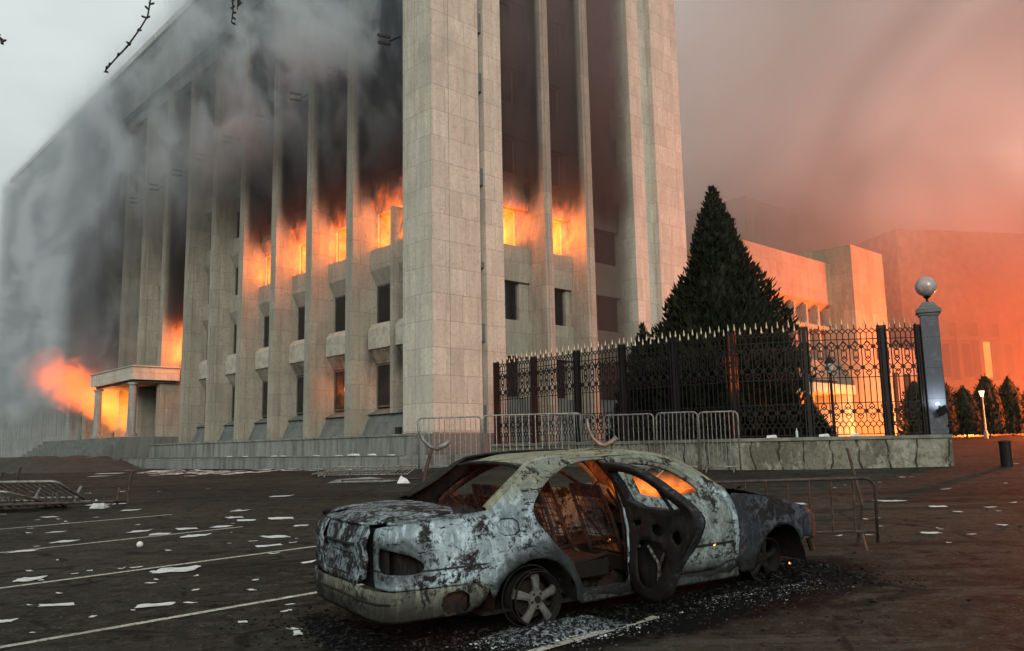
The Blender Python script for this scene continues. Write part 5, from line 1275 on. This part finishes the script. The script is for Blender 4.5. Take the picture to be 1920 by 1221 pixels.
# low heaps of soot
t = NT('ash heap'); o = t.obj(); M['ashheap'] = t.pbr(t.mix(t.ss(t.noise(o, 26, 6, .8), .47, .60), (.012, .013, .014), (.30, .335, .36)), .9, 0, t.bump(t.noise(o, 30, 6, .75), 1, .03), .05)
t = NT('heaped soot'); o = t.obj(); M['soot'] = t.pbr(t.mix(t.ss(t.noise(o, 22, 6, .75), .5, .66), (.004, .004, .004), (.055, .058, .06)), .9, 0, t.bump(t.noise(o, 25, 6, .75), 1, .03), .04)
for (u0, v0, ru, rv, h, lb) in ((.1, 1.0, .75, .34, .07, 'heap of grey ash round the bare rear rim'), (1.0, .95, .8, .3, .05, 'low heap of soot below the open rear door'), (3.1, .62, .55, .40, .09, 'heap of burnt rubble under the front wheel arch'), (-1.25, .1, .35, 1.0, .05, 'sooty heap behind the rear bumper'), (3.75, .35, .5, .35, .07, 'spill of black rubble before the nose of the car')):
    mb = MB(); vs = []; n = 44
    for j in range(n + 1):
        for i in range(n + 1):
            a = (i / n * 2 - 1); b = (j / n * 2 - 1); uu = u0 + a * ru; vv = v0 + b * rv; q = _f * uu - _l * vv; x = -.309 + q.x; y = 7.566 + q.y
            rr = math.hypot(a, b); hh = h * max(0, 1 - rr) * (1 + .9 * noise.noise(Vector((x * 6, y * 6, 3)))) + .03 * noise.fractal(Vector((x * 14, y * 14, 1)), .6, 2, 3) * max(0, 1 - rr) - (.03 if (1 - rr) + .55 * noise.noise(Vector((x * 3.1, y * 3.1, 7))) + .25 * noise.noise(Vector((x * 11, y * 11, 2))) < .22 else 0)
            vs.append((x, y, gz(x, y) + hh + .001))
    mb.add(vs, [(j * (n + 1) + i, j * (n + 1) + i + 1, (j + 1) * (n + 1) + i + 1, (j + 1) * (n + 1) + i) for j in range(n) for i in range(n)])
    tag(mb.build('soot', M['ashheap'] if u0 == .1 else M['soot'], smooth=True), lb, None, None, 'stuff')
# hanging twigs at the top of the picture (tips of a bare branch reaching in)
M['twig'] = plain('dark bare twig', (.02, .018, .016), .8)
def at(px, py, D):
    d = _F + _Rx * ((px - 960) / 1554.4) - _Ux * ((py - 610.5) / 1554.4); return Vector((0, 0, 1.627)) + d * (D / d.y)
tr = random.Random(5)
tw = empty('bare_tree', (-7.5, 8.5, gz(-7.5, 8.5)), 0, 'bare drooping twigs with knobbly buds hanging into view at the upper left', 'tree')
def tw_build(pts, r, name='branch'):
    mb = MB(); q = [Vector(p) - tw.location for p in pts]; mb.tube(q, r, 6)
    for a, b in zip(q, q[1:]):
        for k in range(3):
            p = a.lerp(b, tr.random()); d = Vector((tr.uniform(-1, 1), tr.uniform(-1, 1), tr.uniform(-1, 1))).normalized(); mb.tube([p, p + d * .05, p + d * .07], [.012, .016, .004], 5)
    mb.build(name, M['twig'], tw)
top = Vector((-6.4, 9.6, 10.4))
mb = MB(); mb.tube([Vector((0, 0, -.2)), Vector((.1, .1, 5)), Vector((.5, .6, 9)), top - tw.location + Vector((.3, 0, .6))], [.2, .15, .09, .04], 9); mb.build('trunk', M['bark'], tw)
tw_build([top + Vector((.3, 0, .6)), at(281, -60, 10.5), at(282, 0, 10.5), at(277, 30, 10.5), at(262, 55, 10.5), at(238, 88, 10.5), at(215, 112, 10.5), at(195, 136, 10.5)], [.03, .012, .012, .012, .012, .013, .012, .009])
tw_build([top + Vector((.3, 0, .6)), at(438, -60, 10.5), at(436, 0, 10.5), at(437, 22, 10.5), at(434, 42, 10.5)], [.03, .012, .012, .012, .009]); tw_build([at(446, -40, 10.5), at(446, 0, 10.5), at(445, 18, 10.5)], .008)
tw_build([top + Vector((.3, 0, .6)), at(-60, 40, 9.5), at(-12, 60, 9.5), at(1, 72, 9.5), at(3, 83, 9.5)], [.03, .012, .012, .012, .009])

for i, (px, py) in enumerate(SC):
    P, tt = ray_ground(px, py); r = random.Random(900 + i); s = r.uniform(.02, .07)
    o = sheetpaper((P.x, P.y), r.uniform(0, 3), s * 2, s * 1.2, .01 + .02 * r.random(), 'paper_scrap', 'tiny torn white scrap among the litter on the asphalt', 'tiny torn scraps of paper', 900 + i); o['category'] = 'scrap'
# smoke pouring up the long face
def s1(t, o, X, Y, Z):
    tx = t.sub(X, t.mul(Z, .12))
    q = t.comb(tx, t.add(Y, t.mul(Z, -.35)), t.mul(Z, .5))
    n = t.noise(q, .28, 4, .62, .6); n2 = t.noise(q, .85, 3, .6, .4)
    nn = t.add(t.mul(n, .75), t.mul(n2, .25))
    zl = t.add(Z, t.mul(t.sub(n2, .5), 3.5))
    # inside the recesses over the burning bays
    inY = t.mul(t.ss(Y, 1.95, 2.5), t.ss(Y, 19.5, 16.5))
    ins = t.mul(inY, t.ss(zl, 13.2, 15.6), t.ss(X, -.15, .35), 1.3)
    bil = t.ss(nn, .46, .565)
    out = t.mul(t.ss(Y, 1.5, 5.5), t.ss(Y, 26.0, 15.0), t.ss(zl, 15.5, 20.5), t.ss(X, -4.8, -1.5), bil, .60)
    veil = t.mul(t.ss(Y, 14, 22), t.ss(Y, 60, 45), t.ss(zl, 12, 22), t.ss(Z, 34, 29), t.add(.25, t.ss(nn, .40, .60)), t.ss(X, -3.0, -1.2), .24)
    nf = t.noise(t.comb(t.mul(X, .6), t.mul(Y, .35), t.mul(Z, .8)), .22, 5, .6, 1.2)
    far = t.mul(t.ss(t.add(Y, t.mul(t.sub(n, .5), 9.0)), 35, 42), t.ss(t.add(Z, t.mul(t.sub(n, .5), 5.0)), 4.5, 9.5), t.ss(X, -1.7, -.9), t.ss(Y, 76.6, 75.6), t.ss(Z, 32.4, 30.0), t.add(.40, t.mul(t.ss(nf, .38, .60), .5)))
    b29 = t.mul(t.ss(Y, 26.3, 26.9), t.ss(Y, 30.0, 29.4), t.ss(zl, 9.8, 11.5), t.ss(X, -.3, .3), t.ss(Z, 24, 15), 1.3)
    dk = t.mul(t.ss(Y, 38.2, 39.5), t.ss(t.add(Y, t.mul(t.sub(n2, .5), 4)), 51, 46), t.ss(zl, 5.5, 8.0), t.ss(zl, 23, 16), t.ss(X, -2.0, -.6), .55)
    d = t.add(t.add(t.add(ins, out), t.add(veil, far)), t.add(b29, dk))
    d = t.mul(d, t.ss(X, -5.0, -3.8), t.ss(Z, 41.5, 33.0))
    k = t.math('MAXIMUM', t.ss(Z, 13.5, 22), t.ss(Y, 30, 44)); kd = t.math('MINIMUM', t.mul(dk, 2.0), 1.0)
    col = t.mix(k, (.13, .11, .11), t.mix(t.ss(n, .46, .56), (.24, .26, .29), (.86, .92, .96)))
    col = t.mix(t.ss(Y, 34, 44), col, t.mix(t.ss(nf, .40, .62), (.64, .69, .73), (.86, .91, .95)))
    col = t.mix(kd, col, (.15, .15, .165))
    return d, col, None, None, .1
vol_obj('smoke', (-5.0, 1.9, 4.0), (1.15, 78, 42), vol_mat('drifting grey smoke', s1, .15), BC, BA, 'grey smoke rolling up and along the long face of the tall block')
def s1r(t, o, X, Y, Z):
    q = t.comb(X, Y, t.mul(Z, .5)); n = t.noise(q, .5, 4, .62, .5)
    zl = t.add(Z, t.mul(t.sub(n, .5), 3.5))
    d = t.mul(t.ss(zl, 13.2, 15.2), t.ss(Y, -.6, .4), t.ss(n, .2, .6), t.ss(X, 14.2, 13.2), t.ss(X, 3.9, 4.6), t.ss(Z, 40, 26), .75)
    d2 = t.mul(t.ss(X, 10.2, 11.0), t.ss(X, 13.9, 13.2), t.ss(Y, -.1, .5), t.ss(zl, 3.0, 6.0), .7)
    return t.add(d, d2), t.mix(t.ss(Z, 14, 26), (.20, .18, .18), (.36, .36, .37)), None, None, .1
vol_obj('smoke', (4.1, -1.0, 3), (14.2, 1.0, 34), vol_mat('dark facade smoke', s1r, .25), BC, BA, 'dark smoke filling the recessed bays of the right face')
# great bank of smoke behind and to the right, lit by the fires below and an added lamp inside
def s2(t, o, X, Y, Z):
    q = t.comb(t.add(X, t.mul(Z, -.5)), Y, t.mul(Z, 1.2)); n = t.noise(q, .030, 5, .62, .8)
    n2 = t.noise(q, .09, 4, .6, .5)
    nn = t.add(t.mul(n, .7), t.mul(n2, .3))
    d = t.add(.032, t.mul(t.ss(nn, .38, .60), .07))
    edge = t.mul(t.ss(X, 2, 16), t.ss(Z, 90, 60), t.ss(t.add(Y, t.mul(t.math('MINIMUM', t.sub(X, 30), 30.0), .3)), 60, 70))
    thick = t.add(.55, t.mul(t.ss(X, 25, 55), .8))
    return t.add(t.mul(d, edge, thick), t.mul(edge, .008)), t.mix(t.ss(t.add(Z, t.mul(t.sub(n, .5), 30.0)), 10, 34), (.60, .44, .36), t.mix(t.ss(nn, .42, .60), (.84, .79, .77), (.999, .995, .99))), None, None, .0
vol_obj('smoke', (0, 50, .5), (190, 190, 90), vol_mat('thick distant smoke', s2, .4), (0, 0, 0), 0, 'huge bank of orange lit smoke hanging over the burning buildings on the right')
for p, pw, sz, fc in (((72, 80, 6), 46000, 3, (1, .12, .015)), ((108, 108, 14), 50000, 8, (1, .13, .02)), ((50, 74, 4), 16000, 2, (1, .16, .02)), ((66, 104, 34), 120000, 10, (1, .62, .50)), ((34.0, 53.6, 2.3), 60000, .8, (1, .14, .018)), ((37, 50.5, 3.0), 33000, .8, (1, .13, .018)), ((31, 57.0, 2.6), 9000, .6, (1, .2, .03)), ((22.3, 52.5, 2.0), 3500, .5, (1, .25, .04))):
    light('POINT', p, pw, fc, sz)
# tongues of flame from the burning openings
def flame_bay(lo, hi, side, h=1.3, st=1.7, sd=0.0):
    def fn(t, o, X, Y, Z):
        A, B = (Y, X) if side == 'L' else (X, Y)
        a0, a1 = (lo[1], hi[1]) if side == 'L' else (lo[0], hi[0]); b0, b1 = (lo[0], hi[0]) if side == 'L' else (lo[1], hi[1])
        n = t.noise(t.comb(t.add(t.mul(X, 1.0), sd), t.add(Y, t.mul(Z, .35 + .1 * math.sin(sd))), t.mul(Z, .42)), 2.3, 4, .62, .9)
        zz = t.sub(Z, lo[2])
        k = t.mul(t.ss(t.sub(zz, t.mul(t.sub(n, .42), 6.0)), h + .5, h - .7), t.ss(zz, -.0, .35), t.ss(A, a0, a0 + .25), t.ss(A, a1, a1 - .25), t.ss(B, b0, b0 + .8), t.ss(n, .49, .60))
        return t.mul(k, .35), (.4, .3, .25), t.mul(k, st), t.mix(t.ss(zz, 0, 2.2), (1, .22, .018), (1, .11, .01)), 0
    m = vol_mat('window flames', fn, .45)
    o = vol_obj('flame', lo, hi, m, (0, 0, 0), 0, None, None)
    o.parent = bld
    return o
for bi in range(4):
    y0, y1 = bays[bi]; flame_bay((-.1 + (.5, 0, .3, 0)[bi], y0 + .02, 11.1), (1.95, y1 - .02, 15.2), 'L', (1.7, .9, 1.5, .8)[bi], (1.9, 1.5, 2.1, 1.3)[bi], (0, 5.3, 11.1, 17.7)[bi])
flame_bay((-.1, bays[6][0] + .02, 7.5), (1.95, bays[6][1] - .02, 11.2), 'L', 1.8)
flame_bay((4.15, -.1, 11.1), (6.83, 1.9, 15.0), 'R', .9, 1.4); flame_bay((7.41, -.1, 11.1), (9.80, 1.9, 15.0), 'R', 1.3, 2.0)
flame_bay((.9, 6.9, 3.6), (1.9, 9.6, 6.4), 'L', .8, 1.0)
def jet(t, o, X, Y, Z):
    A = Vector((1.3, 37.0, 4.3)); B = Vector((-3.4, 45.5, 8.3)); d = (B - A); L = d.length; d /= L
    x = t.sub(X, A.x); y = t.sub(Y, A.y); z = t.sub(Z, A.z)
    s_ = t.add(t.add(t.mul(x, d.x), t.mul(y, d.y)), t.mul(z, d.z))
    ex = t.sub(x, t.mul(s_, d.x)); ey = t.sub(y, t.mul(s_, d.y)); ez = t.sub(z, t.mul(s_, d.z))
    r = t.math('SQRT', t.add(t.add(t.mul(ex, ex), t.mul(ey, ey)), t.mul(ez, ez, 1.3)))
    n = t.noise(t.comb(t.mul(X, .9), t.mul(Y, .45), t.mul(Z, .9)), 1.1, 4, .62, .8)
    sn = t.math('DIVIDE', s_, L)
    rad = t.add(1.6, t.mul(sn, .3))
    k = t.mul(t.ss(t.sub(t.math('DIVIDE', r, rad), t.mul(t.sub(n, .5), 2.2)), 1.25, .35), t.ss(sn, 1.15, .35), t.ss(sn, -.12, .05))
    return t.mul(k, .5), (.5, .4, .35), t.mul(k, 1.0), t.mix(t.ss(sn, 0, .6), (1, .27, .02), (1, .14, .015)), 0
o = vol_obj('flame', (-5.4, 32.5, 2.9), (1.9, 48, 10.2), vol_mat('entrance flames', jet, .3), (0, 0, 0), 0, None, None); o.parent = bld
